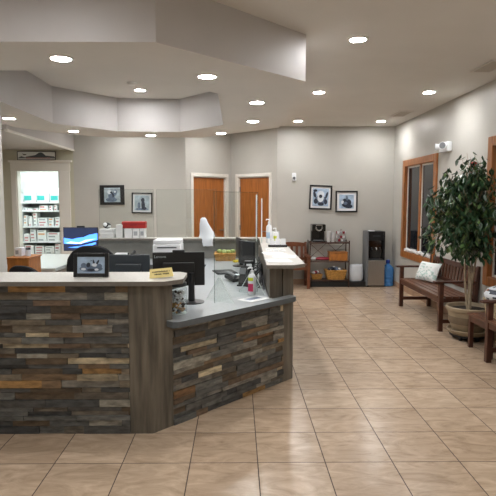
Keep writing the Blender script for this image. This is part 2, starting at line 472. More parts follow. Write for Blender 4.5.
cor = (-.581, 3.47); dd = Vector((1.076, 1.106)).normalized(); nn = Vector((dd.y, -dd.x))
DL = Vector((1.076, 1.106)).length
def dg(u, off=0): return (cor[0] + dd.x * u + nn.x * off, cor[1] + dd.y * u + nn.y * off)
stone_panel(dg(.175), dd, DL - .175 - .14, DK - .05, nn, 5).build('stone_angled', 'stone', angled_unit)
# carcass behind the stone
b = MB(); b.prism([(-3.2, 3.495), (-.6, 3.495), (-.5, 3.60), (-.5, 3.76), (-3.2, 3.76)], 0, TZ - .03)
b.build('front_carcass', 'grout', front_unit)
b = MB(); b.prism([dg(.185, -.02), dg(DL - .15, -.02), dg(DL - .15, -.12), dg(.185, -.12)], 0, DK - .045)
b.build('angled_carcass', 'grout', angled_unit)
# planked posts
p = MB(); p.prism([(-.733, 3.462), (-.581, 3.462), dg(0, .008), dg(.178, .008), dg(.178, -.1), (-.733, 3.62)], 0, TZ - .03)
p.build('corner_post', 'plank', front_unit, bevel=.003)
p = MB(); p.prism([dg(DL - .145, .006), dg(DL, .006), (.5, 4.60), (.5, 4.66), (.36, 4.60)], 0, TZ - .03); p.build('end_post', 'plank', end_unit, bevel=.003)
p = MB(); p.prism([(.275, 4.36), (.39, 4.475), (.39, 6.6), (.275, 6.6)], DK - .05, TZ - .03); p.build('end_inner_panel', 'plank', end_unit)
p = MB(); p.bx(.40, .50, 4.66, 7.5, 0, TZ - .03); p.build('end_carcass', 'plank', end_unit)
p = MB(); p.bx(-2.0, .4, 7.42, 7.5, 0, TZ - .03); p.build('rear_panel', 'panel_grey', rear_unit)
# tops
t_ = MB(); t_.prism([(-3.2, 3.425), (-.485, 3.425), (-.37, 3.54), (-.37, 3.84), (-.43, 3.9), (-3.2, 3.9)], TZ - .03, TZ, 0, 1)
tag(t_.build('countertop', ['laminate', 'laminate_edge'], None, bevel=.006), 'pale grey top of the tall front counter carrying the photo frame', 'countertop')
t_ = MB(); t_.prism([(.245, 4.30), (.475, 4.30), (.58, 4.40), (.60, 7.0), (.60, 7.62), (-2.0, 7.62), (-2.0, 7.34), (.31, 7.34)], TZ - .03, TZ, 0, 1)
tag(t_.build('countertop', ['laminate', 'laminate_edge'], None, bevel=.006), 'pale grey top running over the right end and rear counters', 'countertop')
t_ = MB(); t_.prism([(-.49, 3.78), dg(.184, -.1), dg(.184, .012), dg(.12, .012), dg(.12, .085), dg(.145, .105), dg(DL - .1, .105), dg(DL - .055, .08), dg(DL - .055, .01), dg(1.215, .01), (.27, 4.42), (.27, 7.41), (-2.2, 7.41), (-2.2, 6.7), (-.4, 6.7), (-.4, 5.2), (-.72, 4.6), (-1.7, 4.6), (-1.7, 3.78)], DK - .042, DK, 0, 1)
tag(t_.build('worktop', ['slate_top', 'slate_edge'], None, bevel=.005), 'slate grey low worktop behind and over the angled stone counter', 'worktop')

# ------------------------------------------------------------------ acrylic guards
def guard(label, cx, cy, z, L, H, ang, feet, bright=True, t=.006, edgem='glass_edge_dim'):
    g = thing('acrylic_screen', label, 'sneeze guard', (cx, cy, z), ang, 'clear acrylic screens on the desk')
    MB().bx(-L / 2 + .004, L / 2 - .004, -t / 2, t / 2, 0.002, H - .004).build('pane', 'glass', g)
    e = MB()
    e.bx(-L / 2, -L / 2 + .004, -t / 2, t / 2, 0, H); e.bx(L / 2 - .004, L / 2, -t / 2, t / 2, 0, H); e.bx(-L / 2 + .004, L / 2 - .004, -t / 2, t / 2, H - .004, H)
    e.build('edge', edgem, g)
    for fx in feet:
        f = MB(); f._add([(fx - .003, -.14, 0), (fx - .003, .14, 0), (fx - .003, .012, .2), (fx - .003, -.012, .2), (fx + .003, -.14, 0), (fx + .003, .14, 0), (fx + .003, .012, .2), (fx + .003, -.012, .2)],
               [(0, 1, 2, 3), (7, 6, 5, 4), (0, 4, 5, 1), (1, 5, 6, 2), (2, 6, 7, 3), (3, 7, 4, 0)])
        ft = f.build('foot', 'glass', g)
        fe = MB(); fe.tube([(fx, -.14, .004), (fx, -.012, .2)], .003, 5); fe.tube([(fx, .14, .004), (fx, .012, .2)], .003, 5); fe.build('foot_edge', 'glass_edge', ft)
    return g
guard('clear acrylic screen standing on the low angled counter, with triangular feet', .0, 4.41, DK, .62, .9, math.atan2(.5, .37), (-.24, .22))
guard('clear acrylic screen on the rear counter in front of the left brown door', -.72, 7.48, TZ, .86, .69, 0, ())
guard('clear acrylic screen on the rear counter, below the two dog pictures', -1.58, 7.48, TZ, .78, .69, 0, ())
guard('clear acrylic screen seen edge-on at the corner of rear and end counters', .262, 7.05, TZ, .5, .61, PI / 2 - .03, (), edgem='glass_edge', t=.014)
guard('clear acrylic screen seen edge-on on the end counter, nearer the viewer', .318, 6.72, TZ, .3, .56, PI / 2 - .05, (), edgem='glass_edge', t=.014)

# ------------------------------------------------------------------ ceiling fixtures
LG = 'recessed ceiling lights'
def make_light(loc, label, r=.068, group=LG):
    t = thing('ceiling_light', label, 'ceiling light', loc, 0, group)
    MB().lathe([(r, 0), (r + .022, 0), (r + .02, -.007), (r, -.009), (r, 0)], n=28, cap=False).build('trim_ring', 'lamp_ring', t)
    MB().lathe([(0.001, -.001), (r, -.001), (r, -.005), (.001, -.005)], n=28).build('lens', 'lens', t)
    return t
proto = None
def light(x, y, z, label):
    global proto
    if proto is None:
        proto = make_light((x, y, z), label); return proto
    c = copy_tree(proto); c.location = (x, y, z); c['label'] = label; return c
light(1.034, 4.58, CH, 'recessed ceiling light nearest the viewer, right of the dropped bulkhead')
light(1.044, 6.77, CH, 'recessed ceiling light in the main ceiling beside the bulkhead corner')
light(2.443, 6.75, CH, 'recessed ceiling light above the potted tree near the right wall')
light(1.061, 9.2, CH, 'recessed ceiling light in front of the back wall, left of the pair there')
light(2.503, 9.19, CH, 'recessed ceiling light in front of the back wall, above the water cooler')
light(-1.288, 7.1, 3.06, 'recessed ceiling light inside the raised tray above the desk')
light(-1.23, 3.76, SZ, 'recessed light in the bulkhead underside, large one at upper left')
light(-.239, 4.28, SZ, 'recessed light in the bulkhead underside above the angled counter')
light(.203, 5.39, SZ, 'recessed light in the bulkhead right side, nearer of the close pair')
light(.202, 6.66, SZ, 'recessed light in the bulkhead right side, farther of the close pair')
light(-.236, 7.84, SZ, 'recessed light at the far right corner of the bulkhead, above the left door')
light(-1.316, 8.1, SZ, 'recessed light in the far bulkhead strip above the two dog pictures')
light(-2.35, 7.63, SZ, 'recessed light in the far left corner of the bulkhead')
light(-2.757, 6.45, SZ, 'recessed light in the left bulkhead strip beside the pillar')
for x, y in ((-3.3, 2.3), (-1.2, 2.4), (1.3, 1.2), (2.45, 4.2), (2.45, 1.8), (-3.6, -1.2), (-1.2, -1.2), (1.03, -.6), (2.45, -.6)):
    light(x, y, CH, 'recessed ceiling light behind or above the viewer')
light(-2.0, 9.2, CH, 'added fill light hidden behind the bulkhead, brightening the picture wall')  # unseen lamp, added because the picture wall came out too dark
light(-.3, 9.6, CH, 'added fill light hidden behind the bulkhead, brightening the brown doors')  # second unseen lamp, added to lift the door niche
light(-3.7, 6.5, CH, 'added fill light out of view left of the bulkhead, brightening the pharmacy wall')  # added outside the view to light the pharmacy wall at an angle
# store room lamp panel
t = thing('ceiling_light', 'bright white light panel on the pharmacy store room ceiling', 'ceiling light', (-3.9, 10.75, CH))
MB().frame(-.6, .6, -.3, .3, .03, 0, .03).build('frame', 'lamp_ring', t).rotation_euler.x = PI / 2
MB().bx(-.57, .57, -.27, .27, -.02, -.004).build('diffuser', 'lens_cool', t)
# smoke detector
tag(MB().lathe([(.001, 0), (.06, 0), (.06, -.012), (.045, -.03), (.001, -.034)], (-1.307, 6.666, 3.06)).build('smoke_detector', 'lamp_ring'), 'small white round smoke detector on the raised tray ceiling', 'smoke detector')
# air vents
def vent(x, y, label):
    t = thing('ceiling_vent', label, 'air vent', (x, y, CH), 0, 'ceiling air vents')
    f = MB(); f.bx(-.15, .15, -.3, -.27, -.014, 0); f.bx(-.15, .15, .27, .3, -.014, 0); f.bx(-.15, -.12, -.27, .27, -.014, 0); f.bx(.12, .15, -.27, .27, -.014, 0)
    f.build('vent_frame', 'ceil', t)
    MB().bx(-.12, .12, -.27, .27, -.003, 0).build('vent_backing', 'vent_dark', t)
    s = MB()
    for k in range(9): s.box((-.1 + k * .025, 0, -.008), (.018, .54, .003), RY(.6))
    s.build('louvre', 'vent', t)
    t.scale = (.75, .8, 1)
vent(2.62, 8.4, 'slatted ceiling vent at the far right, close to the back corner')
vent(2.6, 5.45, 'slatted ceiling vent at the right, cut by the picture edge')

# ------------------------------------------------------------------ wall things
# emergency twin-head light
e = thing('emergency_light', 'white twin-head emergency light high on the right wall beside the window', 'emergency light', (XR, 7.35, 2.33))
MB().bx(-.075, 0, -.15, .15, -.06, .075).build('housing', 'white', e, bevel=.012)
for s_, ya in ((-1, .75), (1, -.5)):
    h = MB(); R = RZ(PI + ya) 
    d = R @ Vector((1, 0, 0)); o = Vector((-.105, s_ * .10, .02))
    h.X = Matrix.Translation(o) @ R.to_4x4()
    h.tube([(-.03, 0, 0), (.0, 0, 0), (.03, 0, 0)], [.03, .043, .05], 16)
    hd = h.build('lamp_head', 'white', e)
    l = MB(); l.X = h.X; l.tube([(.0301, 0, 0), (.034, 0, 0)], [.044, .042], 16); l.build('lens', 'mid_grey', hd)
tag(MB().bx(XR - .05, XR, 6.44, 6.53, 1.94, 2.07).build('fire_alarm', 'fire_red', bevel=.008), 'small red fire alarm box on the right wall behind the potted tree', 'fire alarm')
s = thing('wall_sensor', 'small white motion sensor on the back wall left of the blue pictures', 'sensor', (1.07, YB, 1.96))
MB().bx(-.038, .038, -.035, 0, 0, .15).build('housing', 'white', s, bevel=.012); MB().ell((0, -.033, .05), (.026, .014, .028)).build('lens', 'mid_grey', s)

def blob(poly_fn, y): pass
def ellpoly(cx, cz, rx, rz, y, n=16, a=0):
    return [(cx + rx * math.cos(t) * math.cos(a) - rz * math.sin(t) * math.sin(a), y, cz + rx * math.cos(t) * math.sin(a) + rz * math.sin(t) * math.cos(a)) for t in [2 * PI * k / n for k in range(n)]]
def picture(label, x0, x1, z0, z1, fw, mw, shapes, bg, tilt=0, group='framed dog photographs', side=None):
    cx, cz = (x0 + x1) / 2, (z0 + z1) / 2; W, H = (x1 - x0) / 2, (z1 - z0) / 2
    t = thing('framed_picture', label, 'picture', (cx, YB, cz), 0, group); t.rotation_euler.y = tilt
    MB().frame(-W, W, -H, H, fw, -.03, -.001).build('frame', 'frame_black', t, bevel=.003)
    sm = (side or mw)
    b_ = MB(); b_.bx(-W + fw, W - fw, -.014, -.004, -H + fw, H - fw); b_.build('mat_board', 'frame_black' if side else 'mat_board', t)
    a, b = W - fw - sm, H - fw - mw
    p = MB(); p.bx(-a, a, -.018, -.0145, -b, b, 0)
    for k, (cx_, cz_, rx, rz, an, m) in enumerate(shapes):
        p.flat(ellpoly(cx_ * a, cz_ * b, rx * a, rz * b, -.0183 - k * .0002, 16, an), m)
    p.build('print', [bg, 'ph_dark', 'ph_mid', 'ph_white'], t)
picture('black framed photo of dogs, left of the pair above the coffee rack', 1.36, 1.785, 1.425, 1.88, .028, .035,
        [(0, -.3, .75, .5, 0, 2), (0, .35, .45, .4, 0, 3), (0, -.05, .4, .5, 0, 3), (.0, .12, .22, .2, 0, 1), (-.75, .3, .17, .35, .3, 1), (.75, .25, .14, .4, -.3, 1), (-.6, -.45, .25, .3, 0, 1), (.05, -.75, .4, .2, 0, 1), (.65, -.5, .2, .3, 0, 1), (-.7, .75, .25, .15, 0, 1)], 'ph_blue', .03)
picture('black framed photo of a dark animal, right of the pair above the coffee rack', 1.855, 2.27, 1.375, 1.775, .026, .045,
        [(.1, -.6, .75, .35, -.2, 1), (.2, -.15, .45, .5, -.5, 1), (-.25, .15, .3, .28, .4, 1), (.05, .5, .16, .35, .15, 2), (-.55, -.1, .2, .25, 0, 3), (-.15, -.25, .3, .22, 0, 2)], 'ph_blue')
picture('black framed photo with wide dark side mats, left of the pair by the pharmacy', -2.565, -2.11, 1.515, 1.88, .028, .02,
        [(-.1, -.2, .4, .55, .2, 2), (.35, .3, .25, .45, -.3, 2), (-.35, .4, .25, .3, 0, 3), (.1, .0, .12, .3, .3, 1), (.35, .45, .15, .16, 0, 3), (-.1, -.65, .7, .3, 0, 2), (-.1, .35, .15, .14, 0, 1)], 'ph_grey', -.01, side=.05)
picture('black framed photo of a sitting dark dog, right of the pair by the pharmacy', -1.975, -1.59, 1.355, 1.74, .022, .03,
        [(0, -.82, .9, .15, 0, 2), (.15, -.25, .25, .6, .05, 1), (.12, .4, .22, .28, 0, 1), (-.05, .35, .1, .2, .3, 1), (.3, -.7, .3, .2, 0, 1), (-.4, -.3, .2, .4, 0, 2)], 'ph_grey', .02)
# long sign above the pharmacy doorway
sg = thing('pharmacy_sign', 'wide framed sign with a grey mountain ridge above the pharmacy doorway', 'sign', (-3.715, YB - .03, 2.342))
MB().frame(-.355, .355, 0, .158, .01, -.02, .0).build('frame', 'frame_black', sg)
p = MB(); p.bx(-.345, .345, -.012, -.002, .01, .148, 0)
p.flat([(-.2, -.0125, .06), (-.02, -.0125, .09), (.04, -.0125, .13), (.08, -.0125, .14), (.12, -.0125, .125), (.17, -.0125, .08), (.33, -.0125, .065), (.33, -.0125, .055), (-.2, -.0125, .045)], 1)
p.flat([(-.26, -.0125, .12), (-.235, -.0125, .108), (-.19, -.0125, .106), (-.185, -.0125, .092), (-.23, -.0125, .088), (-.25, -.0125, .10)], 2)
p.flat([(-.34, -.0124, .04), (-.28, -.0124, .07), (-.2, -.0124, .045), (.0, -.0124, .06), (.2, -.0124, .05), (.34, -.0124, .055), (.34, -.0124, .03), (-.34, -.0124, .03)], 3)
random.seed(4); x = -.19
while x < .25:
    l = random.uniform(.014, .03); p.bx(x, x + l * .7, -.0135, -.0126, .022, .05, 4); x += l
p.build('sign_face', ['light_print', 'mountain', 'frame_black', 'mid_grey', 'rose_ink'], sg)

# ------------------------------------------------------------------ store shelves and goods
sh = thing('storage_shelf', 'white shelving unit in the bright pharmacy store room', 'shelf', (0, 0, 0))
SHZ = [.37, .71, 1.04, 1.38, 1.56]
for z in SHZ: MB().bx(-4.95, -3.7, 11.3, 11.75, z - .03, z).build('shelf_board', 'white', sh)
for x in (-4.95, -4.66, -3.72): MB().bx(x, x + .025, 11.3, 11.75, 0, 1.75).build('upright', 'white', sh)
MB().bx(-4.95, -3.7, 11.72, 11.75, .1, 1.75).build('back_panel', 'shelf_back', sh)
random.seed(21)
def pack(nm, label, x0, x1, y0, z0, h, d, group, lab, kind='pack'):
    o = thing(nm, label, kind, ((x0 + x1) / 2, y0, z0), 0, group); w_ = (x1 - x0) / 2
    MB().bx(-w_, w_, 0, d, 0, h).build('body', 'white', o, bevel=.004)
    if lab: MB().bx(-w_ * .75, w_ * random.uniform(.1, .7), -.0015, 0, h * .25, h * .7).build('label_patch', lab, o)
    return o
# top: three white bags with teal labels
for k, (x, lb) in enumerate(((-4.5, 'left'), (-4.22, 'middle'), (-3.93, 'right'))):
    o = thing('feed_bag', 'white bag with teal label on the top pharmacy shelf, %s one of three' % lb, 'bag', (x, 11.42, 1.56), 0, 'white bags on the top pharmacy shelf')
    b = MB(); b.lathe([(.08, 0), (.128, .005), (.136, .05), (.136, .16), (.128, .24), (.11, .285), (.06, .30), (.001, .305)], n=16, sq=.5); b.build('bag_body', 'white', o)
    q = MB(); q._add([(.139 * math.cos(t), .139 * .52 * math.sin(t), z_) for z_ in (.04, .14) for t in [PI * (1.22 + .07 * i) for i in range(7)]], [(i, i + 1, i + 8, i + 7) for i in range(6)]); q.build('label_patch', 'teal', o)
names = {0: 'bottom', 1: 'fourth', 2: 'third', 3: 'second', 4: 'top'}
LABS = ['red_label', 'grey_label', None, 'orange_label', 'grey_label', 'red_label', 'grey_label']
for lv in (3, 2, 1, 0):
    z = SHZ[lv]; x = -4.62; gap = (SHZ[lv + 1] - z) - .05
    while x < -3.8:
        w_ = random.choice((.07, .09, .12, .2)) if lv in (2, 3) else random.choice((.12, .2, .27))
        if x + w_ > -3.76: break
        zz = z; lim = gap * random.uniform(.6, 1)
        while zz - z < lim - .04:
            h = random.uniform(.04, .085)
            if zz + h - z > gap: break
            dx = random.uniform(0, .012)
            pack('medicine_box', 'white medicine pack stacked on the %s pharmacy shelf' % names[lv], x + dx, x + w_, 11.32, zz, h, .2, 'medicine packs on the %s pharmacy shelf' % names[lv], random.choice(LABS))
            zz += h
        x += w_ + random.uniform(.008, .03)
for lv in range(5):
    z = SHZ[lv]
    for k in range(2 if lv != 3 else 1):
        pack('medicine_box', 'narrow pack at the left end of the %s pharmacy shelf' % names[lv], -4.9, -4.7, 11.32, z + k * .09, .088, .2, 'narrow packs left on the %s pharmacy shelf' % names[lv], random.choice(('red_label', 'orange_label', 'grey_label')))

# ------------------------------------------------------------------ behind-the-desk furniture
def office_chair(label, x, y, rz, top, w, group='black office chairs'):
    o = thing('office_chair', label, 'office chair', (x, y, 0), rz, group)
    b = MB(); n_ = 13; vs = []; fs = []
    prof = []
    for i in range(n_):
        u = -1 + 2 * i / (n_ - 1)
        for j in range(9):
            v = j / 8; hh = (top - .52) * (1 - .22 * abs(u) ** 3)
            zz = .52 + hh * v; xx = u * w / 2 * (1 - .12 * v * v); yy = -.22 + .05 * u * u - .06 * v
            vs.append((xx, yy - .025 + .01 * (abs(u) > .95), zz))
    m_ = len(vs)
    vs += [(p[0], p[1] + .055, p[2]) for p in vs]
    for i in range(n_ - 1):
        for j in range(8):
            a = i * 9 + j; fs.append((a, a + 9, a + 10, a + 1)); fs.append((a + m_, a + 1 + m_, a + 10 + m_, a + 9 + m_))
    for i in range(n_ - 1):
        a = i * 9; fs.append((a, a + m_, a + 9 + m_, a + 9)); a += 8; fs.append((a, a + 9, a + 9 + m_, a + m_))
    for j in range(8):
        a = j; fs.append((a, a + 1, a + 1 + m_, a + m_)); a = (n_ - 1) * 9 + j; fs.append((a, a + m_, a + 1 + m_, a + 1))
    b._add(vs, fs); b.build('backrest', 'black_fab', o, sub=1)
    MB().box((0, .04, .47), (w, .46, .08)).build('seat', 'black_fab', o, bevel=.03)
    MB().tube([(0, -.2, .45), (0, -.29, .5), (0, -.29, .68)], .018).build('back_support', 'black', o)
    MB().tube([(0, .02, .1), (0, .02, .44)], [.03, .022], 12).build('column', 'black', o)
    for k in range(5):
        a = 2 * PI * k / 5 + .3; ex, ey = .28 * math.cos(a), .02 + .28 * math.sin(a)
        l = MB(); l.tube([(0, .02, .12), (ex, ey, .075)], [.025, .016]); lg = l.build('leg', 'black', o)
        MB().tube([(ex - .012 * math.sin(a), ey + .012 * math.cos(a), .029), (ex + .012 * math.sin(a), ey - .012 * math.cos(a), .029)], .028, 12).build('caster', 'black', lg)
    for s_ in (-1, 1):
        a = MB(); a.tube([(s_ * w * .5, .05, .46), (s_ * (w * .5 + .03), .05, .5), (s_ * (w * .5 + .03), .05, .66)], .014); a.box((s_ * (w * .5 + .03), .03, .675), (.05, .24, .03)); a.build('armrest', 'black', o, bevel=.005)
    return o
office_chair('black office chair with a rounded back behind the photo frame on the counter', -1.44, 5.35, .05, 1.165, .56)
office_chair('low black office chair left of the other, beside the white desk', -2.12, 5.55, -.3, .94, .44)
# white side desk
M['desk_white'] = mat('desk_white', 'c3cac6', .3)
d = thing('side_desk', 'glossy white side desk in front of the pharmacy doorway', 'desk', (-2.6, 7.15, 0))
MB().bx(-.38, .38, -.8, .9,   .73, .77).build('desktop', 'desk_white', d, bevel=.004)
for s_ in (-1, 1): MB().bx(-.36, .36, s_ * .76 - .02, s_ * .76 + .02, 0, .73).build('side_panel', 'white', d)
# small wooden cabinet
c = thing('wooden_cabinet', 'small orange wooden cabinet at the far left behind the counter', 'cabinet', (-2.49, 6.1, 0))
MB().bx(-.13, .12, -.18, .18, 0, .93).build('body', 'light_wood', c, bevel=.006)
MB().bx(-.14, .13, -.19, .19, .93, .95).build('top', 'light_wood', c, bevel=.004)
MB().tube([(.04, -.182, .77), (.04, -.188, .77)], .035, 16).build('round_tag', 'white', c)
pack('tissue_box', 'pale grey box standing on the orange wooden cabinet', -2.58, -2.5, 6.04, .95, .1, .12, None, 'grey_label', 'box')
o = thing('jar', 'small dark lidded jar on the orange wooden cabinet', 'jar', (-2.44, 6.08, .95)); MB().lathe([(.03, 0), (.032, .06), (.024, .075)], n=14).build('body', 'ph_white', o); MB().lathe([(.027, .075), (.027, .095), (.02, .1)], n=14).build('lid', 'black', o)

# monitors
def monitor(label, x, y, z, rz, W, H, zb, screen, back='black', tilt=0, cam_=True, sdx=0):
    o = thing('monitor', label, 'monitor', (x, y, z), rz, 'computer monitors on the desk')     # screen faces local -y
    R = RX(-tilt)
    b = MB(); b.box((0, 0, zb + H / 2), (W, .022, H), R); b.box((0, .02, zb + H * .42), (W * .6, .03, H * .55), R)
    bd = b.build('housing', back, o, bevel=.005)
    s = MB(); s.X = Matrix.Translation((0, 0, zb + H / 2)) @ R.to_4x4() @ Matrix.Translation((0, -.0115, 0)); w_, h_ = W / 2 - .008, H / 2 - .01
    s.flat([(-w_, 0, -h_), (w_, 0, -h_), (w_, 0, h_), (-w_, 0, h_)], 0)
    if screen == 'mountain':
        s.flat([(-w_, -.0006, -.4 * h_), (-w_, -.0006, .12 * h_), (-.5 * w_, -.0006, .0 * h_), (-.2 * w_, -.0006, .12 * h_), (.2 * w_, -.0006, .2 * h_), (.5 * w_, -.0006, .4 * h_), (w_, -.0006, .55 * h_), (w_, -.0006, -.05 * h_), (.3 * w_, -.0006, -.3 * h_), (-.3 * w_, -.0006, -.45 * h_)], 1)
        s.flat([(-.9 * w_, -.001, -.35 * h_), (-.6 * w_, -.001, -.2 * h_), (-.1 * w_, -.001, -.3 * h_), (.3 * w_, -.001, -.05 * h_), (.9 * w_, -.001, .05 * h_), (.4 * w_, -.001, -.18 * h_), (0, -.001, -.42 * h_)], 2)
        s.flat([(-.8 * w_, -.0006, -.75 * h_), (0, -.0006, -.6 * h_), (.9 * w_, -.0006, -.25 * h_), (.9 * w_, -.0006, -.42 * h_), (.2 * w_, -.0006, -.8 * h_)], 1)
    s.build('screen', ['navy_screen', 'blue_screen', 'pale_screen'] if screen == 'mountain' else ['black'], o)
    MB().tube([(sdx, .035, 0.012), (sdx, .045, zb + H * .4)], [.028, .022], 12).build('stand', 'black', o)
    MB().lathe([(.001, 0), (.105, 0), (.105, .008), (.03, .016), (.001, .016)], (sdx, .03, 0), n=24).build('stand_base', 'black', o)
    if cam_: MB().box((0, .005, zb + H + .008), (.1, .03, .022)).build('webcam', 'black', o, bevel=.004)
    return o
monitor('monitor showing a blue mountain picture at the back of the desk', -2.03, 6.78, DK, -.06, .46, .31, .17, 'mountain', tilt=.0)
m = monitor('large black monitor seen from behind, above the treat jar', -.475, 4.22, DK, PI + .12, .42, .275, .135, None, cam_=True, sdx=-.1)
# maker lettering on the back, upper left as seen from the front
cu = bpy.data.curves.new('lettering', 'FONT'); cu.body = 'Lenovo'; cu.size = .032; cu.extrude = .0004; cu.align_x = 'CENTER'
tob = bpy.data.objects.new('lettering_source', cu); COL.objects.link(tob); bpy.context.view_layer.update()
me = bpy.data.meshes.new_from_object(tob.evaluated_get(bpy.context.evaluated_depsgraph_get())); bpy.data.objects.remove(tob)
me.materials.clear(); me.materials.append(M['lettering'])
lt = bpy.data.objects.new('maker_lettering', me); COL.objects.link(lt); lt.parent = m
lt.location = (.15, .0122, .135 + .275 - .045); lt.rotation_euler = (PI / 2, 0, PI)
monitor('dark grey monitor seen from behind, right of the photo frame on the counter', -.94, 4.5, DK, PI - .03, .37, .26, .1, None, back='dark_grey', cam_=False)
monitor('slim black monitor seen edge-on, farther of two beside the right counter', .02, 6.55, DK, -PI / 2 + .15, .36, .26, .1, None, cam_=False)
monitor('black monitor seen nearly edge-on, nearer of two beside the right counter', .11, 6.0, DK, -PI / 2 + .5, .36, .27, .09, None, cam_=False)

# printer
p = thing('printer', 'white desktop printer on the rear worktop under the dog pictures', 'printer', (-.94, 7.12, DK))
MB().bx(-.19, .19, -.17, .17, 0, .24).build('body', 'white', p, bevel=.015)
MB().bx(-.185, .185, -.16, .165, .24, .3).build('scanner_lid', 'white', p, bevel=.015)
MB().bx(-.13, .13, -.172, -.17, .19, .205).build('paper_slot', 'dark_grey', p)
MB().bx(-.15, .15, -.26, -.17, .05, .06).build('paper_tray', 'mid_grey', p)
# clutter on the rear counter, left part
def simple(nm, label, cat, mb, mats, bevel=0, group=None, loc=(0, 0, 0), rotz=0):
    return tag(mb.build(nm, mats, None, bevel, loc=loc, rotz=rotz), label, cat, group)
st = MB()
for k, (dx, h) in enumerate(((0, .03), (.008, .035), (-.006, .03), (.0, .03))):
    simple('paper_ream', 'white ream of paper in the stack at the left end of the rear counter', 'paper', MB().bx(-.1, .1, -.1, .1, 0, h), 'paper', .003, 'paper reams on the rear counter', (-1.86 + dx, 7.52, TZ + .0326 * k), .03 * dx * 100)
simple('stapler', 'black and white desk gadget lying on the paper stack', 'gadget', MB().ell((0, 0, .045), (.06, .04, .045)).ell((-.02, -.03, .06), (.03, .02, .03), m=1).bx(.0, .06, -.035, -.03, .02, .05, 1), ['black', 'white'], 0, None, (-1.87, 7.52, TZ + .1304))
simple('carton', 'upright white carton between the paper stack and the red case', 'box', MB().bx(-.045, .045, -.06, .06, 0, .19), 'paper', .003, None, (-1.68, 7.5, TZ))
rc = thing('red_case', 'long red case resting on the boxes of the rear counter', 'case', (-1.48, 7.53, TZ + .135)); MB().bx(-.17, .17, -.07, .07, 0, .1).build('case_body', 'red', rc, bevel=.012); MB().bx(-.172, .172, -.072, .072, .06, .068).build('lid_seam', 'dark_red', rc); MB().tube([(-.05, -.075, .05), (-.05, -.09, .05), (.05, -.09, .05), (.05, -.075, .05)], .006, 6).build('handle', 'dark_red', rc)
pack('carton', 'white carton under the left end of the red case', -1.61, -1.5, 7.45, TZ, .134, .15, None, None, 'box')
pack('carton', 'white carton with grey label in the middle under the red case', -1.49, -1.40, 7.45, TZ, .134, .15, None, 'grey_label', 'box')
pack('carton', 'white carton under the right end of the red case', -1.39, -1.32, 7.45, TZ, .134, .15, None, 'grey_label', 'box')
pack('tissue_box', 'small blue-grey box on the rear worktop right of the office chair', -1.66, -1.5, 7.05, DK, .11, .12, None, 'ph_mid', 'box')
o = thing('desk_phone', 'dark desk telephone on the rear worktop left of the printer', 'telephone', (-1.36, 7.08, DK)); q = MB(); q.box((0, 0, .04), (.17, .18, .05), RX(.3)); q.build('phone_body', 'black', o, bevel=.008); q = MB(); q.tube([(-.06, -.07, .09), (-.06, -.03, .105), (-.06, .05, .12), (-.06, .09, .12)], [.026, .018, .018, .026], 10); q.build('handset', 'black', o); MB().box((.03, .03, .078), (.08, .05, .004), RX(.3)).build('display', 'mid_grey', o)
o = thing('soap_bottle', 'small white bottle on the rear worktop beside the blue-grey box', 'bottle', (-1.46, 6.98, DK)); MB().lathe([(.022, 0), (.024, .08), (.012, .1)], n=12).build('body', 'white', o); MB().lathe([(.012, .1), (.012, .125)], n=12).build('cap', 'black', o)

# crumpled white bag over the rear counter edge
random.seed(9); b = MB(); rings = []
for j, (z, rx, ry, cy, cx) in enumerate(((-.11, .07, .006, -.02, .035), (-.05, .075, .01, -.018, .03), (-.005, .08, .014, -.012, .03), (.012, .11, .06, .04, 0.02), (.06, .10, .07, .06, .015), (.13, .085, .06, .06, -.005), (.2, .06, .05, .06, -.02), (.26, .045, .035, .06, -.03), (.285, .02, .015, .06, -.03))):
    rings.append([(cx + rx * math.cos(2 * PI * k / 16) * random.uniform(.85, 1.12), cy + ry * math.sin(2 * PI * k / 16) * random.uniform(.85, 1.1), z + random.uniform(-.008, .008)) for k in range(16)])
vs = [p for r in rings for p in r]
fs = [(j * 16 + k, j * 16 + (k + 1) % 16, (j + 1) * 16 + (k + 1) % 16, (j + 1) * 16 + k) for j in range(len(rings) - 1) for k in range(16)] + [tuple(range(16))[::-1], tuple(range(len(vs) - 16, len(vs)))]
b._add(vs, fs)
simple('plastic_bag', 'crumpled white plastic bag drooping over the rear counter before the left door', 'bag', b, 'cloth_white', 0, None, (-.445, 7.335, TZ + .005))

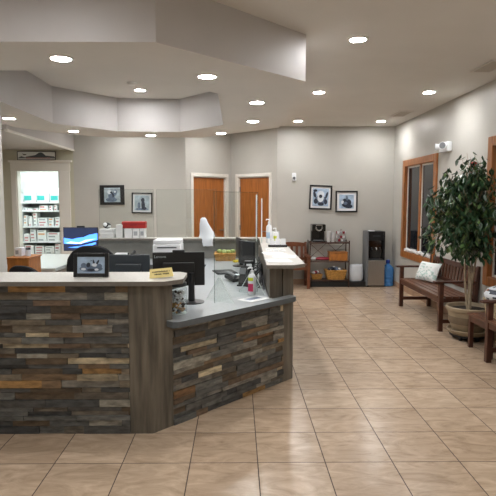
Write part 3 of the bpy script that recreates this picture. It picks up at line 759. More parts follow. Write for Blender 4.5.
# wicker basket on worktop with goods
def basket(label, x, y, z, w0, w1, d0, d1, h, m='wicker', rz=0, group=None):
    o = thing('wicker_basket', label, 'basket', (x, y, z), rz, group)
    b = MB(); N_ = 7
    for k in range(N_):
        t0 = k / N_; t1 = (k + .86) / N_
        a, c_ = (w0 + (w1 - w0) * t0) / 2, (d0 + (d1 - d0) * t0) / 2; a1, c1 = (w0 + (w1 - w0) * t1) / 2, (d0 + (d1 - d0) * t1) / 2
        bul = .004 if k % 2 else 0
        for (p, q) in (((-a, -c_), (a, -c_)), ((a, -c_), (a, c_)), ((a, c_), (-a, c_)), ((-a, c_), (-a, -c_))):
            sx = lambda v: v / a * (a1 + bul); sy = lambda v: v / c_ * (c1 + bul)
            ti = .012
            b._add([(p[0], p[1], h * t0), (q[0], q[1], h * t0), (sx(q[0]), sy(q[1]), h * t1), (sx(p[0]), sy(p[1]), h * t1),
                    (p[0] * (1 - ti / a), p[1] * (1 - ti / c_), h * t0), (q[0] * (1 - ti / a), q[1] * (1 - ti / c_), h * t0), (sx(q[0]) * (1 - ti / a), sy(q[1]) * (1 - ti / c_), h * t1), (sx(p[0]) * (1 - ti / a), sy(p[1]) * (1 - ti / c_), h * t1)],
                   [(0, 1, 2, 3), (5, 4, 7, 6), (3, 2, 6, 7), (0, 4, 5, 1)])
    b.bx(-w0 / 2 + .005, w0 / 2 - .005, -d0 / 2 + .005, d0 / 2 - .005, .002, .012)
    b.build('basket_body', m, o)
    r = MB(); a, c_ = w1 / 2, d1 / 2
    r.tube([(-a, -c_, h), (a, -c_, h), (a, c_, h), (-a, c_, h), (-a, -c_, h)], .011, 8); r.build('rim', m, o)
    return o
basket('wicker basket with pale green goods on the rear worktop below the left door', -.16, 7.18, DK, .26, .3, .18, .22, .1)
random.seed(2); g = MB()
for k in range(7): g.ell((random.uniform(-.1, .1), random.uniform(-.06, .06), .11 + random.uniform(0, .02)), (.04, .035, .03), 8, 6, 1 if k == 3 else 0)
simple('snack_packs', 'pale green wrapped goods filling the worktop basket', 'goods', g, ['green_fruit', 'yellow'], 0, None, (-.16, 7.18, DK + .0))['kind'] = 'stuff'
simple('note_block', 'small bright yellow note block on the worktop by the basket', 'notes', MB().bx(-.04, .04, -.03, .03, 0, .03), 'yellow', .004, None, (-.01, 6.95, DK), .5)
# keyboards, calculator, phone, card reader
def keyboard(label, x, y, rz, W=.38, D=.13):
    o = thing('keyboard', label, 'keyboard', (x, y, DK), rz)
    MB().bx(-W / 2, W / 2, -D / 2, D / 2, 0, .014).build('keyboard_body', 'black', o, bevel=.004)
    k = MB(); nx = 14
    for i in range(nx):
        for j in range(5):
            k.bx(-W / 2 + .012 + i * (W - .024) / nx, -W / 2 + .012 + (i + .82) * (W - .024) / nx, -D / 2 + .01 + j * (D - .02) / 5, -D / 2 + .01 + (j + .8) * (D - .02) / 5, .014, .019)
    k.build('keys', 'dark_grey', o)
keyboard('black keyboard lying on the worktop left of the edge-on monitors', -.14, 5.95, .25, .24, .3)
o = thing('telephone', 'black telephone with pale handset on the worktop behind the pump bottle', 'telephone', (.0, 5.35, DK), .5)
q = MB(); q.box((0, 0, .03), (.2, .2, .035), RX(.12)); q.build('phone_body', 'black', o, bevel=.008)
q = MB(); q.tube([(-.07, -.09, .055), (-.07, -.05, .07), (-.07, .05, .08), (-.07, .09, .075)], [.024, .016, .016, .024], 10); q.build('handset', 'mid_grey', o)
MB().box((.035, .04, .056), (.09, .05, .004), RX(.12)).build('display', 'ph_white', o)
o = thing('card_reader', 'black card reader standing by the right counter wall', 'card reader', (.07, 5.02, DK), -.4)
q = MB(); q.box((0, 0, .1), (.09, .05, .19), RX(-.35)); q.build('reader_body', 'black', o, bevel=.01); MB().box((0, -.042, .15), (.065, .004, .06), RX(-.35)).build('display', 'mid_grey', o); MB().bx(-.06, .06, -.05, .07, 0, .015).build('stand', 'black', o, bevel=.004)
random.seed(5); g = MB()
for k in range(14):
    x0 = .15 + random.uniform(-.03, .09); y0 = 5.3 + random.uniform(-.5, .4)
    g.tube([(x0, y0, DK + .012), (x0 + random.uniform(-.05, .05), y0 + .1, DK + .03 + random.uniform(0, .1)), (.235 , y0 + random.uniform(-.2, .2), DK + .13 + random.uniform(0, .1)), (.25, y0 + random.uniform(-.1, .3), DK + .012)], .008, 6)
simple('cable_bundle', 'tangle of black cables against the inner side of the right counter', 'cables', g, 'black', 0)['kind'] = 'stuff'
o = thing('headset_dock', 'black upright dock with white tag between the monitors', 'dock', (.13, 5.68, DK)); MB().bx(-.05, .05, -.05, .05, 0, .17).build('dock_body', 'black', o, bevel=.01); MB().bx(-.03, .03, -.052, -.05, .09, .14).build('tag', 'white', o)

# pump bottle on the low counter
def pump_bottle(label, x, y, z, r, h, labs):
    o = thing('pump_bottle', label, 'bottle', (x, y, z), .6, 'pump bottles on the counter')
    MB().lathe([(r * .9, 0), (r, .008), (r, h * .62), (r * .85, h * .7), (r * .38, h * .76), (r * .36, h * .8)], n=20).build('bottle_body', 'white', o)
    for z0, z1, mm in labs:
        q = MB(); q._add([(r * 1.015 * math.cos(t), r * 1.015 * math.sin(t), zz * h) for zz in (z0, z1) for t in [PI * (.86 + .09 * i) for i in range(7)]], [(i, i + 1, i + 8, i + 7) for i in range(6)]); q.build('label_patch', mm, o)
    q = MB(); q.lathe([(r * .42, h * .8), (r * .42, h * .87), (r * .15, h * .88), (r * .15, h * .95)], n=14); q.tube([(r * .15, 0, h * .96), (-r * 1.1, 0, h * .97), (-r * 1.3, 0, h * .93)], .006, 8); q.build('pump', 'white', o)
pump_bottle('white pump bottle with pink label on the low counter by the acrylic foot', .131, 4.56, DK, .034, .245, ((.12, .4, 'pink'), (.5, .62, 'lime')))
pump_bottle('white pump bottle at the rear of the right end counter', .40, 6.52, TZ, .036, .31, ((.2, .45, 'ph_blue'),))
pump_bottle('short white bottle in front of the tall pump on the end counter', .48, 6.42, TZ, .03, .2, ((.2, .5, 'lime'),))
# brochure and papers
def sheet(nm, label, x, y, z, rz, w, d, extra=None, grp=None, cat='paper'):
    b = MB(); b.bx(-w / 2, w / 2, -d / 2, d / 2, 0, .003)
    if extra: b.bx(-w * .3, w * .3, -d * .1, d * .35, .003, .0034, 1)
    return simple(nm, label, cat, b, ['paper', extra or 'paper'], 0, grp, (x, y, z), rz)
sheet('brochure', 'white brochure with a blue picture lying on the low counter', .15, 4.33, DK, .78, .26, .16, 'ph_mid', None, 'brochure')
for k, (x, y, r) in enumerate(((.37, 4.62, .1), (.45, 4.95, -.15), (.38, 5.22, .2))):
    sheet('leaflet', ('printed leaflet on the end counter nearest its tip', 'printed leaflet on the end counter between two others', 'printed leaflet on the end counter nearest the card stand')[k], x, y, TZ, r, .22, .26, 'ph_white', 'leaflets on the right end counter', 'leaflet')
for k in range(9):
    random.seed(40 + k)
    sheet('business_card', 'small white card scattered on the right end counter', .34 + (k % 3) * .075, 5.5 + (k // 3) * .12, TZ, random.uniform(-.2, .2), .06, .085, 'grey_label' if k % 2 else None, 'cards on the right end counter', 'card')
o = thing('card_stand', 'low black card stand on the right end counter', 'stand', (.47, 6.0, TZ)); MB().bx(-.11, .11, -.035, .035, 0, .025).build('base', 'black', o, bevel=.004)
for k in range(3): MB().box((-.065 + k * .065, .0, .06), (.055, .004, .075), RX(-.3)).build('card', 'paper', o)
o = thing('desk_display', 'small clear holder of leaflets beside the rear pump bottle', 'holder', (.50, 6.75, TZ)); MB().box((0, .02, .075), (.12, .004, .15), RX(-.2)).build('back_plate', 'glass', o); MB().bx(-.06, .06, -.04, .04, 0, .006).build('base', 'glass', o); MB().box((0, .012, .07), (.1, .006, .13), RX(-.2)).build('leaflet', 'paper', o)

# photo frame on the front counter
o = thing('photo_frame', 'black framed group photo standing on the front counter', 'photo frame', (-1.02, 3.62, TZ), .0)
R = RX(-.12); q = MB(); q.X = R.to_4x4() @ Matrix.Translation((0, 0, .003)); W, H = .122, .168
q.frame(-W, W, 0, H, .026, -.012, .012); q.build('frame', 'frame_black', o, bevel=.003)
q = MB(); q.X = R.to_4x4() @ Matrix.Translation((0, 0, .003)); a, b = W - .026, H / 2
q.bx(-a, a, -.004, .006, .026, H - .026, 0)
for k, (cx, cz, rx, rz, an, mm) in enumerate(((0, -.45, .85, .4, 0, 2), (-.55, -.05, .2, .3, .2, 2), (-.2, .0, .15, .3, -.3, 1), (.2, .25, .07, .42, .25, 1), (.45, .25, .08, .42, -.5, 1), (.25, .0, .2, .2, 0, 3), (.6, -.15, .2, .3, 0, 2), (0, -.6, .3, .16, 0, 1), (-.55, -.5, .18, .16, 0, 3), (.4, -.55, .15, .14, 0, 3))):
    q.flat(ellpoly(cx * a, b + cz * (b - .026), rx * a, rz * (b - .026) , -.0043 - k * .0002, 14, an), mm)
q.build('print', ['ph_blue', 'ph_dark', 'ph_mid', 'ph_white'], o)
q = MB(); q.tube([(0, .012, .12), (0, .075, .004)], .006, 6); q.build('easel_leg', 'black', o)
# yellow notice card (writing too small to read in the photo)
o = thing('notice_card', 'folded pale yellow notice card on the front counter corner', 'notice', (-.525, 3.60, TZ), .06)
q = MB(); q.X = Matrix.Rotation(-.09, 4, 'Y')
q._add([(-.082, -.03, 0.006), (.082, -.03, .006), (.076, 0, .066), (-.076, 0, .066), (-.082, .03, .006), (.082, .03, .006)], [(0, 1, 2, 3), (5, 4, 3, 2), (0, 3, 4), (1, 5, 2)]); q.build('card', 'yellow_card', o)
q = MB(); q.X = Matrix.Rotation(-.09, 4, 'Y') @ Matrix.Translation((0, -.0305, .006)) @ Matrix.Rotation(-math.atan2(.03, .06), 4, 'X')
random.seed(6)
for row, zz, x0, x1 in ((0, .04, -.06, .06), (1, .022, -.045, .055)):
    x = x0
    while x < x1:
        l = random.uniform(.005, .009); q.bx(x, x + l * .75, -.0006, 0, zz + random.uniform(-.001, .001), zz + .0085 + random.uniform(-.002, .001))
        x += l + (.007 if random.random() < .15 else 0)
q.build('writing', 'ink', o)

# glass treat jar
o = thing('treat_jar', 'glass jar with black lid holding dog treats on the low counter', 'jar', (-.44, 3.79, DK))
MB().lathe([(.058, .001), (.066, .01), (.068, .03), (.068, .165), (.06, .19), (.056, .197)], n=28, cap=False).build('glass_body', 'jar_glass', o)
MB().lathe([(.001, .0), (.064, .0), (.066, .005), (.001, .006)], n=28).build('glass_base', 'glass_edge', o)
MB().lathe([(.061, .195), (.064, .199), (.064, .217), (.05, .225), (.02, .23), (.001, .23)], n=28).build('lid', 'dark_grey', o); o.scale = (1.08, 1.08, 1.06)
random.seed(8); g = MB()
for k in range(110):
    a = random.uniform(0, 2 * PI); r_ = .046 * random.random() ** .35; zz = .014 + random.random() * .15
    mm = random.choice((0, 0, 1, 1, 1, 2)) if zz < .08 else random.choice((0, 2, 2, 2, 2))
    g.ell((r_ * math.cos(a), r_ * math.sin(a), zz), (random.uniform(.012, .019), random.uniform(.01, .015), .01), 8, 5, mm, RZ(a) @ RX(random.uniform(-1, 1)))
simple('dog_treats', 'brown and white dog treats inside the glass jar', 'treats', g, ['cookie_dark', 'cookie_tan', 'white'], 0, None, (-.44, 3.79, DK))['kind'] = 'stuff'

# ------------------------------------------------------------------ benches and chairs
def bench(o, L, nback, nseat=5, back=.8, wood='bench_wood', slat='bench_slat', arm=.62, seat=.43, D=.42, curve=.0):
    x0 = L / 2 - .03
    for s_ in (-1, 1):
        MB().bx(s_ * x0 - .027, s_ * x0 + .027, -D / 2 - .027, -D / 2 + .027, 0, arm - .025).build('leg', wood, o, bevel=.004)
        q = MB(); q._add([(s_ * x0 - .025, D / 2 - .025, 0), (s_ * x0 + .025, D / 2 - .025, 0), (s_ * x0 + .025, D / 2 + .025, 0), (s_ * x0 - .025, D / 2 + .025, 0),
                          (s_ * x0 - .025, D / 2 - .03, seat), (s_ * x0 + .025, D / 2 - .03, seat), (s_ * x0 + .025, D / 2 + .025, seat), (s_ * x0 - .025, D / 2 + .025, seat),
                          (s_ * x0 - .022, D / 2 + .015, back), (s_ * x0 + .022, D / 2 + .015, back), (s_ * x0 + .022, D / 2 + .05, back), (s_ * x0 - .022, D / 2 + .05, back)],
                         [(3, 2, 1, 0), (8, 9, 10, 11)] + [(a + i, a + (i + 1) % 4, a + 4 + (i + 1) % 4, a + 4 + i) for a in (0, 4) for i in range(4)])
        q.build('leg', wood, o, bevel=.003)
        MB().bx(s_ * x0 - .04, s_ * x0 + .04, -D / 2 - .09, D / 2 + .015, arm - .025, arm).build('armrest', wood, o, bevel=.006)
        MB().bx(s_ * x0 - .015, s_ * x0 + .015, -D / 2 + .027, D / 2 - .025, .1, .145).build('stretcher', wood, o)
        MB().bx(s_ * x0 - .015, s_ * x0 + .015, -D / 2 + .027, D / 2 - .025, seat - .07, seat - .022).build('side_rail', wood, o)
    MB().bx(-x0 + .027, x0 - .027, -D / 2 - .018, -D / 2 + .018, seat - .085, seat - .022).build('front_rail', wood, o, bevel=.003)
    MB().bx(-x0 + .025, x0 - .025, D / 2 - .02, D / 2 + .015, seat - .085, seat - .022).build('rear_rail', wood, o)
    w_ = (D + .0) / nseat
    for k in range(nseat):
        y0 = -D / 2 - .03 + k * w_ * 1.02
        xx = x0 - (.03 if (k == 0 or k == nseat - 1) else -.02)
        MB().bx(-xx, xx, y0, y0 + w_ * .87, seat - .022, seat).build('seat_slat', slat, o, bevel=.003)
    ly = lambda z: D / 2 + .0 + .035 * (z - seat) / (back - seat)
    q = MB(); n_ = 14
    for i in range(n_):
        xa, xb = -x0 + .022 + (2 * x0 - .044) * i / n_, -x0 + .022 + (2 * x0 - .044) * (i + 1) / n_
        za, zb = back - .02 + curve * math.sin(PI * i / n_), back - .02 + curve * math.sin(PI * (i + 1) / n_)
        y = ly(back)
        q._add([(xa, y - .018, back - .085), (xb, y - .018, back - .085), (xb, y - .018, zb), (xa, y - .018, za), (xa, y + .018, back - .085), (xb, y + .018, back - .085), (xb, y + .018, zb), (xa, y + .018, za)],
               [(0, 1, 2, 3), (5, 4, 7, 6), (3, 2, 6, 7), (1, 0, 4, 5)] + ([(0, 3, 7, 4)] if i == 0 else []) + ([(1, 5, 6, 2)] if i == n_ - 1 else []))
    q.build('top_rail', wood, o)
    y = ly(seat + .08); MB().bx(-x0 + .022, x0 - .022, y - .015, y + .015, seat + .05, seat + .1).build('lower_rail', wood, o)
    for k in range(nback):
        xc = -x0 + .022 + (2 * x0 - .044) * (k + .5) / nback; ww = min(.024, (2 * x0) / nback * .3)
        ya, yb = ly(seat + .1), ly(back - .085)
        q = MB(); q._add([(xc + a * ww, ya + b * .008, seat + .1) for a, b in ((-1, -1), (1, -1), (1, 1), (-1, 1))] + [(xc + a * ww, yb + b * .008, back - .085) for a, b in ((-1, -1), (1, -1), (1, 1), (-1, 1))],
                         [(0, 1, 5, 4), (1, 2, 6, 5), (2, 3, 7, 6), (3, 0, 4, 7), (3, 2, 1, 0), (4, 5, 6, 7)])
        q.build('back_slat', slat, o)
b1 = thing('wooden_bench', 'dark wooden slatted bench with arms under the far window on the right', 'bench', (2.695, 7.01, 0), -PI / 2)
bench(b1, 1.58, 15)
b2 = thing('wooden_bench', 'dark wooden armed bench cut off by the right picture edge', 'bench', (2.695, 4.37, 0), -PI / 2)
bench(b2, 1.36, 13)
c1 = thing('wooden_armchair', 'brown wooden slat-back armchair between the desk and the coffee shelf', 'chair', (1.03, 9.53, 0), 0)
bench(c1, .58, 5, back=.82, wood='chair_wood', slat='chair_wood', arm=.6, curve=.02)
# low slatted table between the pot and the second seat
o = thing('side_table', 'low dark wooden table beside the potted tree, carrying the pale basket', 'table', (2.72, 5.33, 0))
for sx in (-1, 1):
    for sy in (-1, 1):
        MB().bx(sx * .17 - .022, sx * .17 + .022, sy * .22 - .022, sy * .22 + .022, 0, .36).build('leg', 'bench_wood', o, bevel=.004)
a = MB(); a.bx(-.19, -.165, -.2, .2, .29, .355); a.bx(.165, .19, -.2, .2, .29, .355); a.bx(-.15, .15, -.24, -.215, .29, .355); a.bx(-.15, .15, .215, .24, .29, .355); a.build('apron', 'bench_wood', o)
for k in range(5): MB().bx(-.21 + k * .086, -.21 + k * .086 + .076, -.25, .25, .36, .38).build('top_slat', 'bench_slat', o, bevel=.003)

# cushion
def pillow(label, loc, R, W, H, T, mats, dots=0, seed=1, name='cushion', cat='cushion'):
    q = MB(); q.X = Matrix.Translation(loc) @ R.to_4x4(); n_ = 14; vs = []; fs = []
    for s_ in (-1, 1):
        for i in range(n_ + 1):
            for j in range(n_ + 1):
                u, v = -1 + 2 * i / n_, -1 + 2 * j / n_
                e_ = max(0, (1 - u ** 4) * (1 - v ** 4)) ** .55
                px = u * W / 2 * (1 - .06 * (1 - v * v)); pz = v * H / 2 * (1 - .06 * (1 - u * u))
                vs.append((px, s_ * T / 2 * e_, pz))
    N2 = (n_ + 1) ** 2
    for i in range(n_):
        for j in range(n_):
            a = i * (n_ + 1) + j; fs.append((a, a + n_ + 1, a + n_ + 2, a + 1)); b = a + N2; fs.append((b, b + 1, b + n_ + 2, b + n_ + 1))
    q._add(vs, fs, 0)
    random.seed(seed)
    for k in range(len(q.f)):
        if random.random() < dots: q.m[k] = random.randrange(1, len(mats))
    return tag(q.build(name, mats, angle=80), label, cat)
pillow('white patterned cushion leaning at the far end of the wooden bench', (2.755, 7.42, .575), RZ(-PI / 2 + .35) @ RX(-.42), .42, .29, .13, ['cushion', 'cushion_print'], .3)
# basket with bundle on the second seat
basket('pale woven basket standing on the low table at the right', 2.79, 5.33, .38, .24, .28, .3, .34, .17, 'wicker_pale', .0)
random.seed(12); q = MB()
q.ell((-.03, 0, .235), (.172, .19, .1), 24, 14)
for k in range(len(q.f)):
    q.m[k] = random.choice((0, 0, 0, 1, 2)) if (k // 3) % 2 else random.choice((0, 0, 3))
simple('blanket_bundle', 'white, brown and black patterned blanket bundled in the pale basket', 'blanket', q, ['cloth_white', 'black_fab', 'tan_fab', 'ph_dark'], 0, None, (2.79, 5.33, .38))

# ------------------------------------------------------------------ potted tree
PX, PY = 2.675, 5.90
pd = thing('plant_dolly', 'black wheeled dolly under the potted tree', 'dolly', (PX, PY, 0))
MB().lathe([(.001, .045), (.2, .045), (.2, .062), (.001, .062)], n=28).build('platform', 'black', pd)
for k in range(5):
    a = 2 * PI * k / 5; MB().tube([(.15 * math.cos(a) - .015, .15 * math.sin(a), .024), (.15 * math.cos(a) + .015, .15 * math.sin(a), .024)], .0235, 12).build('caster', 'black', pd)
pl = thing('potted_tree', 'leafy ficus tree in a brown glazed pot by the right wall', 'potted plant', (PX, PY, .063))
MB().lathe([(.001, 0), (.19, 0), (.225, .03), (.235, .055), (.222, .06), (.2, .035), (.001, .03)], n=36).build('saucer', 'pot', pl)
MB().lathe([(.001, .031), (.155, .031), (.185, .07), (.215, .17), (.228, .27), (.245, .275), (.252, .29), (.252, .315), (.24, .325), (.225, .32), (.215, .28), (.001, .275)], n=36).build('pot', 'pot', pl)
MB().lathe([(.2085, .13), (.214, .14), (.2255, .205), (.2265, .215)], n=36, cap=False).build('pot_band', 'pot_band', pl)
MB().lathe([(.001, .285), (.21, .283), (.216, .276)], n=24, cap=False).build('soil', 'soil', pl)
random.seed(31)
trunk = MB(); tips = []
for k, (dx, dy, tx, ty) in enumerate(((-.03, 0, -.05, .03), (.03, .02, .04, -.04), (.0, -.03, .02, .06), (-.01, .03, -.02, -.02))):
    pts = []
    for i in range(9):
        t_ = i / 8; a = t_ * 5 + k * PI / 2
        pts.append((dx * (1 - t_) + tx * t_ + .012 * math.cos(a), dy * (1 - t_) + ty * t_ + .012 * math.sin(a), .28 + t_ * (.72 + .08 * k)))
    trunk.tube(pts, [.015 - .006 * i / 8 for i in range(9)], 8); tips.append(Vector(pts[-1]))
trunk.build('trunk', 'bark', pl)
br = MB(); lf = MB(); ends = []
def inside(p):
    # crown: wide in the middle, narrower to the top; kept off the wall
    z = p.z + .063
    prof = ((.93, .2), (1.05, .36), (1.25, .47), (1.5, .5), (1.75, .43), (1.95, .27), (2.13, .1))
    r = 0
    for (z0, r0), (z1, r1) in zip(prof, prof[1:]):
        if z0 <= z <= z1: r = r0 + (r1 - r0) * (z - z0) / (z1 - z0)
    c = Vector((.0 - .045, -.0, p.z)); d = (p - c); d.z = 0
    az = math.atan2(d.y, d.x)
    r *= 1 + .2 * math.sin(3 * az + z * 6) + .12 * math.sin(5 * az - z * 11)
    return d.length < r and p.x + PX < XR - .05
while len(ends) < 165:
    p = Vector((random.uniform(-.54, .3), random.uniform(-.5, .5), random.uniform(.88, 2.07)))
    if inside(p): ends.append(p)
for p in ends:
    s_ = random.choice(tips); s0 = Vector((s_.x * .8, s_.y * .8, min(s_.z, p.z - .05) if p.z > s_.z else s_.z - random.uniform(0, .12)))
    mid = s0.lerp(p, .55) + Vector((0, 0, .06))
    br.tube([s0, mid, p], [.006, .0045, .002], 5)
    for t_ in range(17):
        q = mid.lerp(p, random.random() ** .6) + Vector((random.gauss(0, .05), random.gauss(0, .05), random.gauss(0, .045)))
        if q.x + PX > XR - .06: continue
        L_ = random.uniform(.065, .12); W_ = L_ * random.uniform(.17, .24)
        az = random.uniform(0, 2 * PI); dr = random.uniform(.3, 1.35)
        d = Vector((math.cos(az) * math.cos(dr), math.sin(az) * math.cos(dr), -math.sin(dr)))
        u = d.cross(Vector((0, 0, 1))).normalized(); nrm = u.cross(d)
        rl = random.uniform(-.5, .5); u = u * math.cos(rl) + nrm * math.sin(rl); nrm = u.cross(d)
        a = q; b = q + d * L_ * .35 + u * W_ - nrm * W_ * .3; b2 = q + d * L_ * .7 + u * W_ * .7 - nrm * W_ * .2; c = q + d * L_ - nrm * .0
        e = q + d * L_ * .7 - u * W_ * .7 - nrm * W_ * .2; f = q + d * L_ * .35 - u * W_ - nrm * W_ * .3; m0 = q + d * L_ * .35; m1 = q + d * L_ * .7
        if max(v.x for v in (a, b, c, f)) + PX > XR - .008: continue
        mi = 1 if random.random() < .2 else 0
        lf._add([tuple(v) for v in (a, b, b2, c, e, f, m0, m1)], [(0, 6, 1), (6, 7, 2, 1), (7, 3, 2), (0, 5, 6), (5, 4, 7, 6), (4, 3, 7)], mi)
br.build('branches', 'bark', pl)
fo = lf.build('foliage', ['leaf', 'leaf_pale'], pl, angle=20)

# ------------------------------------------------------------------ coffee corner
r = thing('shelf_rack', 'low bronze wire rack with three shelves against the back wall', 'rack', (1.70, 9.65, 0))
for sx in (-1, 1):
    for sy in (-1, 1):
        MB().tube([(sx * .36, sy * .15, 0), (sx * .36, sy * .15, .86)], .011, 10).build('post', 'bronze', r)
RZS = (.135, .485, .83)
for z in RZS:
    s = MB(); s.tube([(-.36, -.15, z - .012), (.36, -.15, z - .012), (.36, .15, z - .012), (-.36, .15, z - .012), (-.36, -.15, z - .012)], .011, 8)
    for k in range(24): s.tube([(-.345 + k * .03, -.15, z - .004), (-.345 + k * .03, .15, z - .004)], .003, 5)
    s.build('shelf', 'bronze', r)
s = MB(); s.tube([(-.34, .15, .5), (0, .15, .8), (.34, .15, .5)], .005, 6); s.tube([(-.34, .15, .8), (0, .15, .5), (.34, .15, .8)], .005, 6); s.build('cross_brace', 'bronze', r)
simple('floor_plinth', 'low black plinth on the floor beneath the wire rack and bag', 'plinth', MB().bx(-.34, .74, -.12, .14, 0, .1), 'black', .006, None, (1.70, 9.65, 0))
# coffee maker
o = thing('coffee_maker', 'black pod coffee maker on the top of the wire rack', 'coffee maker', (1.50, 9.64, .83))
q = MB(); q.bx(-.125, .125, -.0, .15, 0, .33); q.bx(-.125, .125, -.13, 0, .2, .33); q.bx(-.125, .125, -.13, .0, 0, .03); q.build('body', 'black_gloss', o, bevel=.02)
q = MB(); q.X = Matrix.Translation((0, -.135, .27)); q.tube([(.055 * math.cos(t), -.002, .055 * math.sin(t)) for t in [PI + PI * k / 10 for k in range(11)]], .012, 8); q.tube([(-.055, -.002, 0), (-.055, -.002, .045), (.055, -.002, .045), (.055, -.002, 0)], .008, 8); q.build('handle', 'steel', o)
MB().bx(-.09, .09, -.12, -.01, .03, .036).build('drip_tray', 'mid_grey', o)
MB().bx(-.1, -.03, -.1315, -.13, .1, .105).build('base_line', 'mid_grey', o) if False else None
for k, (x, y, n_, lb) in enumerate(((1.69, 9.58, 8, 'taller stack of white cups beside the coffee maker'), (1.775, 9.62, 6, 'shorter stack of white cups nearer the carousel'))):
    o = thing('cup_stack', lb, 'cups', (x, y, .83), 0, 'white cup stacks on the rack')
    q = MB(); q.lathe([(.028, 0), (.04, .1), (.042, .103), (.038, .1)], n=18, cap=False); q.lathe([(.001, .001), (.028, .001)], n=18, cap=False); q.build('cup', 'white', o)
    for j in range(1, n_):
        q = MB(); z = j * .0145; q.lathe([(.036, z + .075), (.04, z + .1), (.042, z + .103), (.038, z + .1)], n=18, cap=False); q.build('cup', 'white', o)
o = thing('condiment_carousel', 'tiered metal carousel of coffee pods on the right of the rack top', 'carousel', (1.925, 9.62, .83))
MB().lathe([(.001, 0), (.09, 0), (.095, .01), (.001, .012)], n=24).build('base', 'steel', o)
MB().tube([(0, 0, .01), (0, 0, .22)], .006, 8).build('spindle', 'steel', o); MB().ell((0, 0, .225), (.014, .014, .014)).build('knob', 'steel', o)
for z in (.07, .15):
    q = MB(); q.tube([(.095 * math.cos(2 * PI * k / 24), .095 * math.sin(2 * PI * k / 24), z) for k in range(25)], .004, 6)
    for k in range(6): q.tube([(0, 0, z), (.095 * math.cos(PI * k / 3), .095 * math.sin(PI * k / 3), z)], .003, 5)
    tr = q.build('tier', 'steel', o)
for z in (.013, .074, .154):
    for k in range(8):
        a = 2 * PI * k / 8 + z * 9
        MB().lathe([(.018, 0), (.024, .04), (.024, .043), (.001, .044)], (.068 * math.cos(a), .068 * math.sin(a), z), 10).build('pod', ('white', 'grey_label', 'dark_red')[k % 3], o)
# middle shelf
q = MB(); q.ell((0, 0, .035), (.16, .09, .034), 16, 8)
simple('snack_bag', 'dark red snack packet lying on the middle rack shelf', 'snack', q, 'dark_red', 0, None, (1.6, 9.6, .485))
q = MB(); q.ell((0, 0, .035), (.06, .07, .034), 12, 8)
simple('napkin_pile', 'white napkin pile at the left end of the middle rack shelf', 'napkins', q, 'paper', 0, None, (1.42, 9.62, .485))
o = thing('bread_box', 'long orange wooden box on the middle rack shelf', 'box', (1.87, 9.63, .485)); MB().bx(-.17, .17, -.11, .11, 0, .14).build('box_body', 'light_wood', o, bevel=.01); MB().bx(-.175, .175, -.115, .115, .14, .165).build('lid', 'light_wood', o, bevel=.01)
# bottom shelf
basket('small wicker basket at the left of the bottom rack shelf', 1.48, 9.62, .135, .15, .2, .14, .17, .09)
q = MB(); random.seed(13)
for k in range(10): q.ell((random.uniform(-.06, .06), random.uniform(-.05, .05), .09 + random.uniform(0, .05)), (.035, .03, .025), 8, 6, random.choice((0, 0, 1, 2)))
simple('snack_mix', 'white and brown wrapped snacks heaped in the small rack basket', 'snacks', q, ['white', 'tan_fab', 'dark_red'], 0, None, (1.48, 9.62, .135))['kind'] = 'stuff'
basket('large wicker basket on the bottom rack shelf below the wooden box', 1.83, 9.62, .135, .3, .38, .2, .24, .17)
q = MB()
for k in range(14): q.ell((random.uniform(-.14, .14), random.uniform(-.07, .07), .16 + random.uniform(0, .05)), (.045, .035, .03), 8, 6, random.choice((0, 0, 1, 2)))
simple('supply_packs', 'blue and white packets heaped in the large rack basket', 'packets', q, ['white', 'ph_mid', 'ph_dark'], 0, None, (1.83, 9.62, .135))['kind'] = 'stuff'
# white plastic bag
random.seed(15); b = MB(); rings = []
for z, rx, ry in ((0, .11, .07), (.03, .13, .085), (.14, .135, .085), (.24, .128, .075), (.28, .12, .06), (.3, .125, .03)):
    rings.append([(rx * (abs(math.cos(a)) ** .6) * math.copysign(1, math.cos(a)) * random.uniform(.92, 1.06), ry * math.sin(a) * random.uniform(.85, 1.1), z + (random.uniform(-.015, .015) if z > .2 else 0)) for a in [2 * PI * k / 20 for k in range(20)]])
vs = [p for r_ in rings for p in r_]
b._add(vs, [(j * 20 + k, j * 20 + (k + 1) % 20, (j + 1) * 20 + (k + 1) % 20, (j + 1) * 20 + k) for j in range(len(rings) - 1) for k in range(20)] + [tuple(range(20))[::-1], tuple(range(len(vs) - 20, len(vs)))])
simple('plastic_bag', 'full white plastic bag between the wire rack and the water cooler', 'bag', b, 'cloth_white', 0, None, (2.22, 9.65, .1))
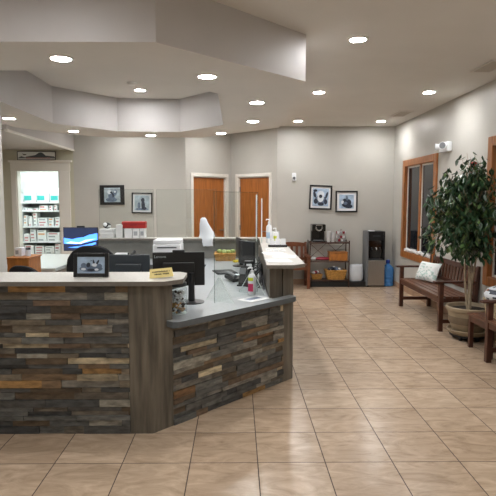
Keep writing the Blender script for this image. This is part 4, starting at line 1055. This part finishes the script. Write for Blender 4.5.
# water cooler
o = thing('water_cooler', 'black and steel water cooler standing against the back wall', 'water cooler', (2.555, 9.66, 0))
q = MB(); q.bx(-.17, .17, -.14, .17, .02, .5); q.build('cabinet', 'mid_grey', o, bevel=.012)
MB().bx(-.14, .165, -.158, -.14, .03, .495).build('door', 'steel', o, bevel=.006)
q = MB(); q.bx(-.17, .17, .0, .17, .5, 1.03); q.bx(-.17, -.13, -.14, 0, .5, 1.03); q.bx(.14, .17, -.14, 0, .5, 1.03); q.bx(-.13, .14, -.14, 0, .86, 1.03); q.build('tower', ['black'], o, bevel=.008)
MB().bx(-.172, -.135, -.145, .171, .02, 1.03).build('side_panel', 'mid_grey', o, bevel=.008)
MB().bx(-.13, .14, -.06, -.002, .5, .86).build('alcove', 'black_gloss', o)
MB().bx(-.12, .13, -.145, -.02, .5, .52).build('drip_tray', 'dark_grey', o)
for x in (-.06, .02, .09):
    q = MB(); q.tube([(x, -.05, .72), (x, -.1, .72), (x, -.11, .69)], .012, 8); q.build('tap', 'white' if x == .02 else 'dark_grey', o)
MB().bx(-.06, .08, -.143, -.14, .93, .96).build('control_strip', 'dark_grey', o)
MB().bx(-.12, -.02, -.1, -.0, 1.03, 1.045).build('top_sticker', 'white', o)
# big blue bottle
o = thing('water_bottle', 'large blue refill water bottle on the floor beside the cooler', 'water bottle', (2.83, 9.68, 0))
pr = [(.001, 0), (.095, 0), (.108, .012)]
for z in (.06, .13, .2): pr += [(.108, z - .02), (.101, z), (.108, z + .02)]
pr += [(.108, .30), (.1, .345), (.06, .385), (.032, .40), (.03, .43)]
MB().lathe(pr, n=28).build('bottle_body', 'blue_bottle', o)
MB().lathe([(.034, .425), (.036, .43), (.036, .475), (.03, .485), (.001, .485)], n=20).build('cap', 'blue_cap', o)

# ------------------------------------------------------------------ world, camera
wd = bpy.data.worlds.new('night'); SC.world = wd; wd.use_nodes = True
wd.node_tree.nodes['Background'].inputs[0].default_value = (.012, .014, .02, 1)
cam = bpy.data.cameras.new('camera'); co = bpy.data.objects.new('camera', cam); COL.objects.link(co)
cam.sensor_fit = 'HORIZONTAL'; cam.sensor_width = 36; cam.lens = 36 * 521 / 496; cam.shift_x = 5.5 / 496; cam.clip_start = .05
co.location = (0, 0, 1.6)
co.rotation_euler = (PI / 2 - math.atan(48 / 523), 0, -math.radians(.6))
SC.camera = co
SC.view_settings.view_transform = 'Standard'; SC.view_settings.look = 'None'; SC.view_settings.gamma = 1
SC.view_settings.use_curve_mapping = False
SC.view_settings.exposure = 2.2
